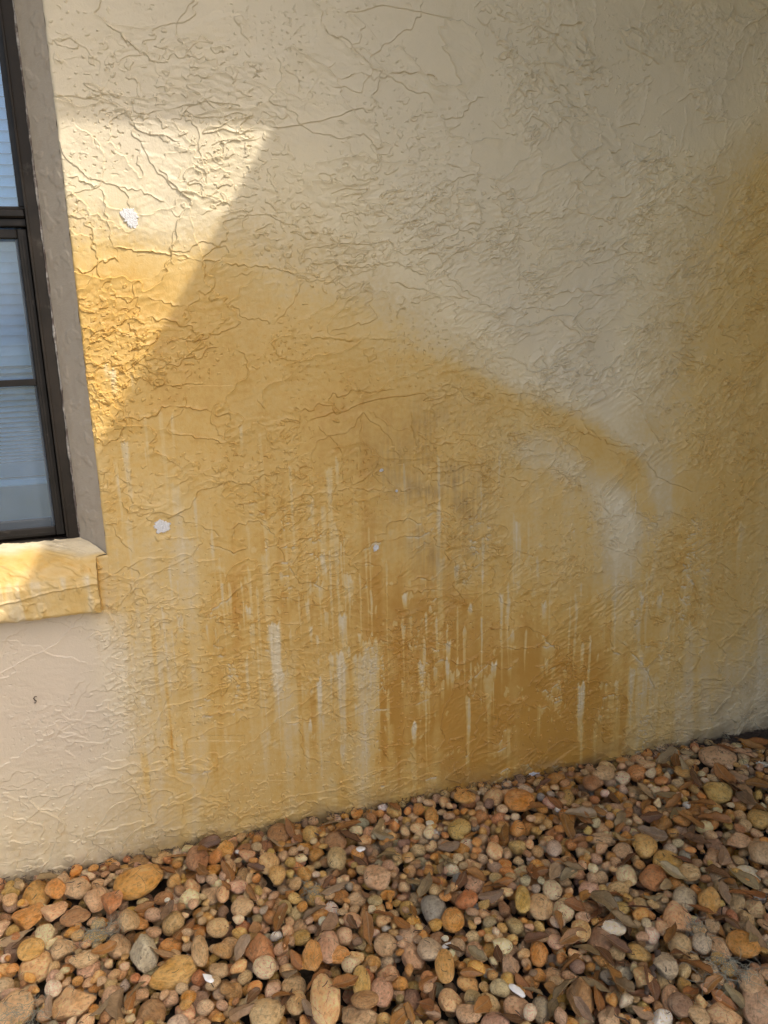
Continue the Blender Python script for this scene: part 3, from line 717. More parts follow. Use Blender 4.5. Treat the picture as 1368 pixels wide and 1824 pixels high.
# ------------------------------------------------------------------ roof over the wall and the wing on the right
EZ = 2.55
t0 = (EZ-1.612)/SUN.z; EY = SUN.y*t0 + .022; EX = .284 + SUN.x/SUN.z*(EZ+.19-1.612) + .05
eave = empty('roof_eave', (-1, 0, EZ)); tag(eave, 'beige roof eave overhanging the stained stucco wall above the picture', 'roof')
f = MB(); f.box(-6, EX-.002, EY, .0-.004, EZ+.02, EZ+.04); f.build('soffit', M_SOFFIT, eave)
f = MB(); f.box(-6, EX-.002, EY-.022, EY-.001, EZ, EZ+.18); f.build('fascia', M_SOFFIT, eave)
f = MB(); f.v = [(-6, EY-.06, EZ+.185), (4, EY-.06, EZ+.185), (4, 2.5, EZ+1.35), (-6, 2.5, EZ+1.35), (-6, 2.5, EZ+1.30), (4, 2.5, EZ+1.30), (4, EY-.06, EZ+.182), (-6, EY-.06, EZ+.182)]
f.f = [(0, 1, 2, 3), (4, 5, 6, 7)]; f.build('roof_slope', M_SHING, eave)
for c in eave.children: c.matrix_parent_inverse = Matrix.Translation((1, 0, -EZ))
wing = empty('house_wing', (2.1, -2, 0)); tag(wing, 'beige house wing with deep porch roof right of the stained wall', 'house')
f = MB(); f.box(1.944, 2.15, -2.5, .06, -.1, 2.9); f.build('wing_wall', simple('wing_stucco', (.52, .45, .33), .8, .1, 20, .3), wing)
f = MB(); f.box(EX, 1.94, -2.75, -.004, EZ+.02, EZ+.04); f.build('soffit', M_SOFFIT, wing)
f = MB(); f.box(EX-.022, EX-.001, -2.75, EY-.023, EZ, EZ+.18); f.build('fascia', M_SOFFIT, wing)
f = MB(); f.v = [(EX-.05, -2.80, EZ+.19), (EX-.05, 0, EZ+.19), (4, 0, EZ+1.5), (4, -2.80, EZ+1.5)]; f.f = [(0, 3, 2, 1)]; f.build('roof_slope', M_SHING, wing)
for c in wing.children: c.matrix_parent_inverse = Matrix.Translation((-2.1, 2, 0))

# ------------------------------------------------------------------ ground
m = NT('dark_soil'); oc = m.n('ShaderNodeTexCoord').outputs['Object']
c = m.ramp(m.noise(oc, 35, 8, .7), [(.3, (.05, .042, .034)), (.55, (.11, .092, .072)), (.75, (.19, .165, .135))])
m.bsdf(c, .9, m.bump(m.noise(oc, 120, 8, .75), 1.0, .012), spec=.2); M_SOIL = m.m
m = NT('bounce_concrete'); oc = m.n('ShaderNodeTexCoord').outputs['Object']
c = m.ramp(m.noise(oc, 12, 8, .7), [(.3, (.36, .34, .29)), (.7, (.46, .43, .37))])
m.bsdf(c, .9, m.bump(m.noise(oc, 60, 6, .7), .4, .01), spec=.2); M_BOUNCE = m.m
m = NT('dry_lawn'); oc = m.n('ShaderNodeTexCoord').outputs['Object']
c = m.ramp(m.noise(oc, 12, 8, .7), [(.3, (.10, .11, .05)), (.7, (.19, .18, .10))])
m.bsdf(c, .9, m.bump(m.noise(oc, 60, 6, .7), 1.0, .03), spec=.2); M_GRASS = m.m
f = MB(); f.box(-7, -1.12, -1.24, -.02, -.12, -.012, .01); f.box(-7, 1.9, -2.45, -1.25, -.12, -.012, .01)  # unseen pale slabs added to bounce sunlight onto the lower wall
tag(f.build('bounce_slab', M_BOUNCE), kind='structure')
f = MB(); f.v = [(-90, -180, -.09), (90, -180, -.09), (90, .3, -.09), (-90, .3, -.09)]; f.f = [(0, 1, 2, 3)]
tag(f.build('ground', M_GRASS), kind='structure')
SOILZ = -.048
def soil_h(x, y):
    h = SOILZ + .006*fbm(x*7, y*7, 201, 4) + .004*fbm(x*45, y*45, 202, 4)
    e = ((x-1.62)/.33)**2 + ((y+.05)/.13)**2; h = h + .030*np.exp(-e*1.1)           # bare mound by the corner
    e = ((x-.56)/.07)**2 + ((y+.02)/.035)**2; h = h + .030*np.exp(-e)
    return h
gx = np.linspace(-1.6, 1.95, 860); gy = np.linspace(-1.9, .0, 460); A, B = np.meshgrid(gx, gy)
hz = soil_h(A, B) + .0035*fbm(A*110, B*110, 203, 3)
i = (np.arange(459)[:, None]*860 + np.arange(859)[None, :]).ravel()
me = mesh_np('soil_bed', np.stack([A, B, hz], -1).reshape(-1, 3), np.stack([i, i+1, i+861, i+860], -1), True, M_SOIL)
tag(obj('soil', me), kind='structure')

# ------------------------------------------------------------------ river pebbles
def stonemat(name, individual):
    m = NT(name)
    lc = m.n('ShaderNodeAttribute', attribute_name='lco').outputs['Vector']
    if individual:
        oi = m.n('ShaderNodeObjectInfo'); base = oi.outputs['Color']
        off = m.n('ShaderNodeVectorMath', operation='MULTIPLY_ADD'); m.l(lc, off.inputs[0]); off.inputs[1].default_value = (1, 1, 1)
        cb = m.n('ShaderNodeCombineXYZ')
        for q in range(3): m.l(m.math('MULTIPLY', oi.outputs['Random'], (37.0, 91.0, 53.0)[q]), cb.inputs[q])
        m.l(cb.outputs[0], off.inputs[2]); lc = off.outputs[0]
    else: base = m.n('ShaderNodeAttribute', attribute_name='scol').outputs['Color']
    n1 = m.noise(lc, 1.1, 5, .6, .4); n2 = m.noise(lc, 4.5, 6, .65); n3 = m.noise(lc, 22, 3, .6)
    hs = m.n('ShaderNodeHueSaturation'); m.l(base, hs.inputs['Color']); m.l(m.mapr(n1, .3, .7, .488, .501), hs.inputs['Hue'])
    m.l(m.mapr(n1, .3, .7, 1.12, .92), hs.inputs['Saturation']); m.l(m.mapr(n1, .3, .7, 1.28, 1.8), hs.inputs['Value'])
    c = hs.outputs[0]
    c = m.mix(1.0, c, m.ramp(n2, [(.30, (.55, .48, .42)), (.5, (1, 1, 1)), (.72, (1.2, 1.18, 1.14))]), 'MULTIPLY')
    r1 = m.noise(lc, .07, 1, .5); r2 = m.noise(lc, .11, 1, .5)
    # rusty or dark veins
    vo = m.n('ShaderNodeTexVoronoi', feature='DISTANCE_TO_EDGE'); m.l(lc, vo.inputs['Vector']); vo.inputs['Scale'].default_value = .75
    dv = m.n('ShaderNodeVectorMath', operation='ADD')
    vein = m.math('MULTIPLY', m.mapr(vo.outputs[0], .0, .016, 1, 0), m.math('MULTIPLY', m.mapr(n1, .45, .6, 0, .75), m.mapr(r1, .45, .62, 0, 1)))
    c = m.mix(vein, c, (.13, .065, .03))
    c = m.mix(m.math('MULTIPLY', m.mapr(n3, .62, .72, 0, .55), m.mapr(r2, .42, .6, 0, 1)), c, (.14, .08, .045))
    c = m.mix(m.mapr(m.noise(lc, 2.2, 7, .75), .58, .72, 0, .55), c, (.60, .50, .34))
    b = m.bump(n2, .6, .14); b = m.bump(n3, .45, .04, b); b = m.bump(m.noise(lc, 60, 3, .6), .3, .02, b)
    m.bsdf(c, m.math('ADD', m.mapr(n2, .3, .7, .27, .46), m.mapr(r1, .3, .7, -.05, .12)), b, spec=.5); return m.m
M_STONE1 = stonemat('river_stone', True); M_STONE2 = stonemat('river_stone_bed', False)

import bmesh
def ico(sub):
    bm = bmesh.new(); bmesh.ops.create_icosphere(bm, subdivisions=sub, radius=1.0)
    V = np.array([v.co[:] for v in bm.verts]); Fs = np.array([[v.index for v in f.verts] for f in bm.faces]); bm.free(); return V, Fs
ICO = {s: ico(s) for s in (2, 3, 4, 5)}
def n3d(P, seed, fr):
    return (pnoise(P[:, 0]*fr+seed, P[:, 1]*fr+P[:, 2]*.37*fr, seed) + pnoise(P[:, 1]*fr-seed, P[:, 2]*fr+P[:, 0]*.41*fr, seed+1) + pnoise(P[:, 2]*fr+5, P[:, 0]*fr-P[:, 1]*.33*fr, seed+2))/3
def shape(kind, seed, sub):
    """kind 0 smooth, 1 blunt, 2 angular"""
    V, Fs = ICO[sub]; V = V.copy(); R = np.random.default_rng(seed)
    amp = (.16, .20, .20)[kind]
    V = V*(1+amp*n3d(V, seed % 97, .9)[:, None])
    npl = (2, 7, 12)[kind]
    for _ in range(npl):
        nrm = R.normal(size=3); nrm /= np.linalg.norm(nrm); d = R.uniform(*((.78, .95), (.66, .90), (.56, .82))[kind])
        e = V@nrm - d; e2 = .5*(e+np.sqrt(e*e+(.10, .05, .022)[kind]**2)); V = V - nrm[None]*(e2*(.8, .9, .96)[kind])[:, None]
    V = V*(1+(.02, .035, .06)[kind]*n3d(V, seed % 91+3, 3.0)[:, None]+(.004, .012, .022)[kind]*n3d(V, seed % 83+3, 9.0)[:, None])
    V -= (V.max(0)+V.min(0))/2; V /= np.abs(V).max(0)
    return V, Fs
KINDS = [0]*12 + [1]*12 + [2]*8
SH = [shape(k, 100+7*i, 3) for i, k in enumerate(KINDS)]
SHL = [shape(k, 100+7*i, 2) for i, k in enumerate(KINDS)]
BYK = {k: [i for i, q in enumerate(KINDS) if q == k] for k in (0, 1, 2)}
PMESH = {}
def pebble_mesh(vi):
    if vi not in PMESH:
        V, Fs = shape(KINDS[vi], 100+7*vi, 4)
        me = mesh_np('pebble', V, Fs, True, M_STONE1); attr(me, 'lco', V, 'FLOAT_VECTOR'); PMESH[vi] = me
    return PMESH[vi]

# height field used to lay the stones one on another
CELL = .004; HX0, HY0, HX1, HY1 = -1.15, -1.45, 1.95, -.002
NXH, NYH = int((HX1-HX0)/CELL), int((HY1-HY0)/CELL)
hxs = HX0 + (np.arange(NXH)+.5)*CELL; hys = HY0 + (np.arange(NYH)+.5)*CELL
HM = soil_h(*np.meshgrid(hxs, hys)); BAN = np.zeros_like(HM, bool)
def footprint(x, y, a, b, yaw):
    r = max(a, b); i0 = max(0, int((x-r-HX0)/CELL)); i1 = min(NXH, int((x+r-HX0)/CELL)+2)
    j0 = max(0, int((y-r-HY0)/CELL)); j1 = min(NYH, int((y+r-HY0)/CELL)+2)
    dx = hxs[i0:i1][None, :]-x; dy = hys[j0:j1][:, None]-y
    c, s = math.cos(yaw), math.sin(yaw); u = (dx*c+dy*s)/a; v = (-dx*s+dy*c)/b
    q = 1-u*u-v*v
    return (slice(j0, j1), slice(i0, i1)), q
def rest(x, y, a, b, c, yaw):
    sl, q = footprint(x, y, a, b, yaw); k = q > .12
    if not k.any(): return None
    return float((HM[sl][k] + c*.94*np.sqrt(q[k])).max()), sl, q, float(BAN[sl][k].mean())
def settle(x, y, zc, a, b, c, yaw):
    sl, q = footprint(x, y, a, b, yaw); k = q > 0
    t = HM[sl]; t[k] = np.maximum(t[k], zc + c*.94*np.sqrt(q[k]))

ORANGE, RUST, TAN, MUST, OLIVE, PINK, CREAM, GREY, MAUVE, BROWN, PEACH, WHITE, GGREY = (
 (.52,.275,.080), (.43,.215,.085), (.49,.345,.175), (.50,.330,.110), (.44,.32,.16), (.50,.33,.18), (.62,.49,.29), (.44,.36,.24), (.29,.185,.110),
 (.34,.195,.085), (.57,.375,.18), (.70,.62,.47), (.29,.27,.20))
_OLD = (
 (.50,.235,.070), (.40,.150,.050), (.45,.305,.165), (.46,.285,.085), (.36,.275,.125), (.47,.285,.165), (.58,.44,.25), (.37,.30,.21), (.27,.165,.105),
 (.30,.165,.075), (.53,.315,.165), (.72,.66,.55), (.25,.245,.175))
CN = {ORANGE:'orange', RUST:'rust red', TAN:'tan', MUST:'mustard', OLIVE:'olive', PINK:'pinkish', CREAM:'cream', GREY:'grey', MAUVE:'mauve brown', BROWN:'brown', PEACH:'peach', WHITE:'white', GGREY:'greenish grey'}
# px, py, width, height, kind, colour, name when it serves as a landmark
HAND = [
 (247,1569,82,54,0,ORANGE,'big orange oval stone'),(308,1732,80,46,1,MUST,'long cracked mustard stone'),(136,1581,45,33,1,OLIVE,None),(66,1596,45,42,1,ORANGE,None),
 (99,1585,32,34,1,ORANGE,None),(52,1635,48,36,2,ORANGE,None),(134,1633,47,25,0,BROWN,None),(97,1623,40,26,2,PEACH,None),(80,1663,29,34,0,CREAM,None),
 (64,1719,52,42,0,PEACH,'round peach stone near left edge'),(351,1529,38,44,0,BROWN,'upright brown stone near wall'),(247,1528,35,26,0,BROWN,None),(255,1692,44,58,2,GREY,'rough grey standing stone'),
 (213,1687,38,42,1,OLIVE,None),(230,1640,34,36,1,OLIVE,None),(356,1694,28,52,0,TAN,None),(388,1652,38,30,0,PEACH,None),(306,1694,42,30,1,ORANGE,None),(158,1726,36,33,1,PINK,None),
 (400,1512,32,27,1,ORANGE,None),(437,1516,40,27,1,BROWN,None),(25,1800,56,50,0,TAN,'large tan stone in bottom left'),(131,1785,66,50,2,PEACH,'rough peach block'),(269,1808,45,42,0,BROWN,None),
 (288,1527,34,20,2,PEACH,None),(18,1602,22,20,0,PEACH,None),(170,1671,40,22,1,MUST,None),(150,1707,46,24,1,TAN,None),(200,1607,34,38,2,RUST,None),(170,1600,36,42,1,PINK,None),(55,1690,40,30,0,MUST,None),
 (112,1690,36,30,2,TAN,None),(376,1594,34,30,1,OLIVE,None),(341,1565,28,28,1,PEACH,None),(397,1593,22,30,0,PEACH,None),(409,1545,22,28,0,TAN,None),(435,1562,28,34,0,TAN,None),(200,1775,32,32,0,PINK,None),
 (496,1485,40,34,0,BROWN,'tilted brown oval beside wall'),(598,1501,40,36,1,BROWN,'orange brown block near wall'),(554,1493,30,33,1,MUST,None),(479,1537,37,39,0,PEACH,'flat round peach stone'),(494,1559,30,34,1,MUST,None),
 (600,1529,34,38,1,OLIVE,None),(672,1564,47,42,1,PINK,'large pinkish brown stone'),(772,1623,44,46,1,GGREY,'greenish grey stone'),(818,1478,42,38,0,MUST,'golden oval stone near wall'),(769,1454,25,38,0,ORANGE,None),
 (879,1421,38,35,0,PEACH,'orange pink stone by wall'),(828,1440,40,24,1,ORANGE,None),(845,1574,38,32,0,PINK,None),(565,1597,37,33,0,MUST,'round mustard stone'),(591,1625,26,36,0,WHITE,None),(534,1658,32,37,0,TAN,None),
 (463,1689,48,56,2,RUST,'large dark rust red stone'),(585,1686,37,52,0,PINK,None),(555,1704,40,52,2,ORANGE,None),(471,1722,38,33,0,CREAM,'pale cream oval'),(728,1667,34,34,0,PINK,None),(807,1639,40,42,0,ORANGE,'bright orange stone'),
 (687,1682,40,36,1,OLIVE,None),(736,1705,40,44,1,PINK,None),(766,1692,44,38,1,GREY,None),(693,1715,40,36,2,PEACH,None),(580,1784,50,70,1,PEACH,'tall cracked peach boulder'),(644,1809,64,46,2,TAN,'large flat tan boulder'),
 (476,1804,58,46,0,TAN,'broad tan stone at bottom'),(644,1750,30,48,0,MUST,None),(680,1766,38,44,0,PINK,None),(792,1722,33,50,0,MUST,'upright mustard stone'),(650,1781,46,28,0,BROWN,None),(802,1774,40,37,1,PEACH,None),(734,1781,28,35,0,MAUVE,None),
 (522,1742,42,36,0,TAN,None),(528,1800,34,34,0,PEACH,None),(600,1700,44,26,0,ORANGE,None),(660,1697,34,24,1,MUST,None),(625,1716,32,26,2,CREAM,None),(845,1700,34,30,1,PINK,None),
 (925,1424,54,40,0,ORANGE,'big smooth orange stone by wall'),(1278,1350,61,38,0,TAN,'big tan oval on bare soil'),(1220,1374,37,21,0,MUST,None),(1278,1409,48,38,1,MUST,'square mustard stone'),(1011,1421,24,32,0,MUST,None),
 (1054,1393,32,32,0,BROWN,None),(1148,1508,42,42,1,MUST,'chipped mustard stone'),(1190,1532,48,36,0,MUST,'smooth mustard oval'),(1163,1558,44,42,1,RUST,'rust orange block'),(1110,1517,33,32,0,PINK,None),(1116,1559,35,32,0,CREAM,None),
 (921,1477,27,26,1,ORANGE,None),(987,1511,27,30,0,GREY,None),(984,1585,33,33,0,CREAM,'round cream stone'),(1004,1612,37,40,0,CREAM,'larger cream tan stone'),(962,1617,42,42,0,PEACH,None),(931,1602,26,46,0,MUST,None),
 (1069,1679,42,52,0,MAUVE,'dusky mauve boulder'),(1035,1657,33,33,0,PEACH,None),(1093,1653,40,22,1,WHITE,'flat white oval stone'),(1206,1636,44,48,2,PEACH,'angular peach tan stone'),(1211,1677,38,38,1,OLIVE,None),(1263,1602,34,48,1,MUST,'long olive mustard stone'),
 (1281,1689,38,34,0,TAN,None),(1324,1681,50,38,1,ORANGE,'brown orange block at right'),(1355,1518,38,42,1,OLIVE,'olive block at right edge'),(1352,1458,36,30,0,MUST,None),(1317,1499,38,28,2,PINK,'salmon pink stone'),(1334,1544,38,25,0,WHITE,None),
 (1136,1712,42,28,1,MUST,None),(1184,1746,32,42,2,TAN,None),(1196,1778,30,38,0,PINK,None),(1033,1770,44,56,2,BROWN,'large rough brown stone'),(922,1797,46,36,0,PINK,'wide pink stone at bottom'),(965,1797,34,38,1,GREY,None),
 (1352,1787,48,64,0,PINK,'large pink boulder in bottom right'),(1338,1751,36,35,0,PINK,None),(1186,1718,38,40,2,GREY,None),(960,1698,30,36,0,ORANGE,None),(932,1554,38,26,2,CREAM,None),(1070,1497,50,22,1,TAN,None),(1086,1446,36,20,0,PINK,None),
 (1010,1455,30,40,1,ORANGE,None),(1130,1412,34,26,1,OLIVE,None),(1250,1680,30,30,1,GREY,None),(1220,1600,38,36,1,GREY,None),(1225,1555,40,26,1,TAN,None),(1270,1530,30,36,2,PINK,None),(1140,1624,30,26,1,TAN,None),
 (1045,1619,40,22,1,BROWN,None),(1100,1440,30,22,1,PINK,None),(1074,1378,40,26,1,TAN,None),(1108,1385,28,24,1,CREAM,None),(1150,1362,34,16,2,PEACH,None),(1240,1430,34,22,1,ORANGE,None),(985,1740,32,28,0,PINK,None),
 (1310,1605,28,44,1,OLIVE,None),(1345,1615,34,28,2,PEACH,None),(1085,1740,30,24,1,GREY,None),(1213,1790,40,34,0,MAUVE,None),(1290,1810,50,30,2,PEACH,None),(1244,1810,34,28,1,TAN,None),(870,1790,40,34,1,TAN,None),(835,1805,42,30,0,PINK,None),
]
def place_at(px, py, zc):
    return gp(px, py, zc)
def dims(px, py, w, h, kind):
    P = gp(px, py, .01); d = np.linalg.norm(P-CAM); s = d/F
    return w*s, h*s
stones = []                        # x,y,z,a,b,c,yaw,tiltx,tilty,variant,colour,name,hand
def in_view(x, y, z=0, mg=0):
    px, py = proj(np.array(x), np.array(y), np.array(z)); return -mg < px < 1368+mg and py < 1824+mg
# first a thin lower layer of small stones
def colour():
    t = random.random()
    tab = [(.20, ORANGE), (.06, RUST), (.19, TAN), (.13, MUST), (.03, OLIVE), (.11, PINK), (.12, CREAM), (.025, GREY), (.025, MAUVE), (.07, BROWN), (.18, PEACH), (.012, WHITE), (.006, GGREY)]
    s = 0; tot = sum(q[0] for q in tab)
    for p, c in tab:
        s += p/tot
        if t < s: return c
    return TAN
def jitter(c):
    k = random.uniform(.90, 1.42); return (min(.85, c[0]*k*random.uniform(.94, 1.06)), min(.8, c[1]*k*random.uniform(.93, 1.07)), min(.8, c[2]*k*random.uniform(.88, 1.15)))
def bare(x, y):
    if ((x-1.68)/.24)**2 + ((y+.03)/.10)**2 < 1: return .93
    if ((x-.56)/.075)**2 + ((y+.0)/.03)**2 < 1: return .8
    if ((x-.93)/.9)**2 < 1 and y > -.012: return .3
    return 0
def pour(n, med, sig, lo, hi, cands, top, region):
    cnt = 0
    for _ in range(n):
        d = min(hi, max(lo, med*math.exp(random.gauss(0, sig)))); a = d/2
        b = a*random.uniform(.66, .98); c = a*random.uniform(.48, .80); yaw = random.uniform(0, math.pi)
        best = None
        for _ in range(cands):
            x = random.uniform(region[0], region[1]); y = random.uniform(region[2], region[3])
            if y > -a*.85: y = -a*.85-.001
            if not in_view(x, y, 0, region[4]): continue
            if random.random() < bare(x, y): continue
            r = rest(x, y, a, b, c, yaw)
            if r is None or r[3] > .22: continue
            sc = r[0]+c*.6
            if best is None or sc < best[0]: best = (sc, x, y, r[0])
        if best is None or best[3]+c*.5 > top - (.022 if best[2] > -.05 else .010 if best[2] > -.10 else 0): continue
        _, x, y, zc = best; settle(x, y, zc, a, b, c, yaw)
        k = random.choices((0, 1, 2), (.27, .40, .33))[0]
        stones.append([x, y, zc, a, b, c, yaw, random.uniform(-.28, .28), random.uniform(-.28, .28), random.choice(BYK[k]), jitter(colour()), None, False]); cnt += 1
    return cnt
REG = (-.72, 1.95, -1.12, -.006, 130)
pour(2000, .028, .25, .018, .040, 4, .010, REG)
BASES = []
for (px, py, w, h, kind, col, nm) in HAND:
    z = .004
    for _ in range(4):
        P = gp(px, py, z); d = float(np.linalg.norm(P-CAM)); s = d/F
        a = w*s/2*.90
        # seen about 40 degrees from above: height in the picture mixes depth and thickness
        hh_ = h*s/2*.90; el = math.asin((CAM[2]-z)/d)
        c = min(a, hh_)*(.62 if kind == 0 else .72)
        b = math.sqrt(max((hh_**2-(c*math.cos(el))**2), (hh_*.55)**2))/math.sin(el)
        b = min(b, max(a, hh_)*1.35)
        y = min(float(P[1]), -b*.92-.002)
        yaw = -math.atan2(P[0]-CAM[0], P[1]-CAM[1])
        r = rest(float(P[0]), y, a, b, c, yaw)
        zc = r[0] if r else z
        zc = min(zc, .012+.25*c); z = zc
    x = float(P[0])
    settle(x, y, zc, a, b, c, yaw)
    sl, q = footprint(x, y, a*1.0, b*1.0, yaw); BAN[sl][q > .10] = True
    k = random.choice(BYK[kind])
    stones.append([x, y, zc, a, b, c, yaw, random.uniform(-.1, .1), random.uniform(-.1, .1), k, tuple(min(.85, q_*1.2*random.uniform(.95, 1.05)) for q_ in col), nm, True])
pour(900, .036, .20, .026, .052, 12, .014, REG)
pour(1900, .027, .25, .016, .040, 10, .016, REG)
pour(900, .019, .22, .012, .024, 9, .014, REG)
nfine = len(stones)
REG2 = (-1.10, 1.93, -1.21, -.006, 99999)
n0 = len(stones)
pour(1500, .038, .25, .022, .060, 5, .02, REG2)

# landmarks and wording
DIRS = [('right of', 1, 0), ('left of', -1, 0), ('just above', 0, -1), ('just below', 0, 1)]
LM = []
for s in stones:
    if s[12] and s[11]:
        px, py = proj(np.array(s[0]), np.array(s[1]), np.array(s[2])); LM.append((s[11], float(px), float(py)))
USED = set()
ORD = ['', 'second ', 'third ', 'fourth ', 'fifth ', 'sixth ', 'seventh ', 'eighth ', 'ninth ']
def describe(head, px, py):
    """a label that fixes the thing by its look and its nearest landmark stone(s)"""
    order = sorted(LM, key=lambda q: (q[1]-px)**2 + (q[2]-py)**2)
    for q in order[:7]:
        dx, dy = px-q[1], py-q[2]
        if abs(dx) > abs(dy)*2.2: w = 'right of' if dx > 0 else 'left of'
        elif abs(dy) > abs(dx)*2.2: w = 'below' if dy > 0 else 'above'
        else: w = ('lower ' if dy > 0 else 'upper ') + ('right of' if dx > 0 else 'left of')
        dist = math.hypot(dx, dy); pre = 'touching, ' if False else ('just ' if dist < 55 else '')
        lab = f'{head} {pre}{w} the {q[0]}'
        if lab not in USED and len(lab.split()) <= 16: USED.add(lab); return lab
    for i, q in enumerate(order[:5]):
        for r in order[i+1:6]:
            lab = f'{head} between {q[0]} and {r[0]}'
            if lab not in USED and len(lab.split()) <= 16: USED.add(lab); return lab
    lab = f'{head} near {order[0][0]}'; USED.add(lab); return lab

# which stones show largest in the picture
info = []
for i, s in enumerate(stones):
    px, py = proj(np.array(s[0]), np.array(s[1]), np.array(s[2])); px, py = float(px), float(py)
    vis = -10 < px < 1378 and py < 1834 and i < nfine
    c = HM[min(NYH-1, max(0, int((s[1]-HY0)/CELL))), min(NXH-1, max(0, int((s[0]-HX0)/CELL)))]
    onTop = s[2]+s[5]*.94 > c-.004
    info.append((vis, onTop, px, py, s[3]*s[4]/((s[0]-CAM[0])**2+(s[1]-CAM[1])**2+CAM[2]**2)))
cand = [i for i in range(len(stones)) if stones[i][12]]
rest_i = sorted([i for i in range(len(stones)) if not stones[i][12] and info[i][0] and info[i][1]], key=lambda i: -info[i][4])
SINGLE = set(cand + rest_i[:300-len(cand)])
def rot(s): return Matrix.Rotation(s[6], 3, 'Z') @ Matrix.Rotation(s[7], 3, 'X') @ Matrix.Rotation(s[8], 3, 'Y')
AV, AF, AC, AL = [], [], [], []; off = 0
SHN = ('smooth', 'blunt', 'angular')
def cname(c):
    return min(CN, key=lambda q: sum((q[k]/sum(q)-c[k]/sum(c))**2*30+(q[k]-c[k])**2 for k in range(3)))
for i, s in enumerate(stones):
    if i in SINGLE:
        o = bpy.data.objects.new('pebble', pebble_mesh(s[9])); COL.objects.link(o)
        o.matrix_world = Matrix.Translation(s[:3]) @ rot(s).to_4x4() @ Matrix.Diagonal((s[3]*1.03, s[4]*1.03, s[5]*1.03, 1))
        o.color = (*s[10], 1)
        px, py = info[i][2], info[i][3]; k = KINDS[s[9]]; cn = CN[cname(s[10])]
        if s[11]:
            lab = s[11]+' in the river gravel'; lab = lab if lab not in USED else lab+' bed'; USED.add(lab)
        else:
            sz = 'big' if s[3] > .024 else ('medium' if s[3] > .018 else 'small'); fl = ' long' if s[3] > 1.35*s[4] else ''
            lab = describe(f'{sz}{fl} {SHN[k]} {cn} pebble', px, py)
        tag(o, lab, 'pebble', 'river pebbles laid along the wall')
    else:
        V, Fs = (SH if i < nfine else SHL)[s[9]]
        M = np.array(rot(s)); W_ = (V*np.array([s[3], s[4], s[5]])*1.03)@M.T + np.array(s[:3])
        AV.append(W_); AF.append(Fs+off); off += len(V); AC.append(np.tile([*s[10], 1.0], (len(V), 1))); AL.append(V+np.array([(i*7.31) % 97, (i*3.7) % 53, (i*1.9) % 31]))
me = mesh_np('gravel', np.concatenate(AV), np.concatenate(AF), True, M_STONE2)
attr(me, 'scol', np.concatenate(AC)); attr(me, 'lco', np.concatenate(AL), 'FLOAT_VECTOR')
tag(obj('gravel', me), 'smaller orange and tan river pebbles packed between the larger stones', 'gravel', kind='stuff')
del AV, AF, AC, AL

# ------------------------------------------------------------------ dead leaves
def leafmat():
    m = NT('dead_leaf'); oi = m.n('ShaderNodeObjectInfo'); lc = m.n('ShaderNodeAttribute', attribute_name='lco').outputs['Vector']
    sx = m.n('ShaderNodeSeparateXYZ'); m.l(lc, sx.inputs[0])
    n1 = m.noise(lc, 3.0, 5, .65)
    c = m.mix(1.0, oi.outputs['Color'], m.ramp(n1, [(.3, (.62, .60, .58)), (.7, (1.25, 1.2, 1.15))]), 'MULTIPLY')
    ay = m.math('ABSOLUTE', sx.outputs[1])
    rib = m.mapr(ay, .015, .045, .5, 0)
    q = m.math('SUBTRACT', m.math('MULTIPLY', sx.outputs[0], 5.0), m.math('MULTIPLY', ay, 4.0))
    side = m.mapr(m.math('ABSOLUTE', m.math('SUBTRACT', m.math('FRACT', q), .5)), 0, .07, .32, 0)
    vein = m.math('MAXIMUM', rib, side)
    c = m.mix(vein, c, (.30, .21, .12))
    c = m.mix(m.mapr(m.noise(lc, 9, 4, .7), .63, .72, 0, .6), c, (.04, .025, .018))
    m.bsdf(c, m.mapr(oi.outputs['Random'], 0, 1, .38, .75), m.bump(vein, .5, .02), spec=.5); return m.m
M_LEAF = leafmat()
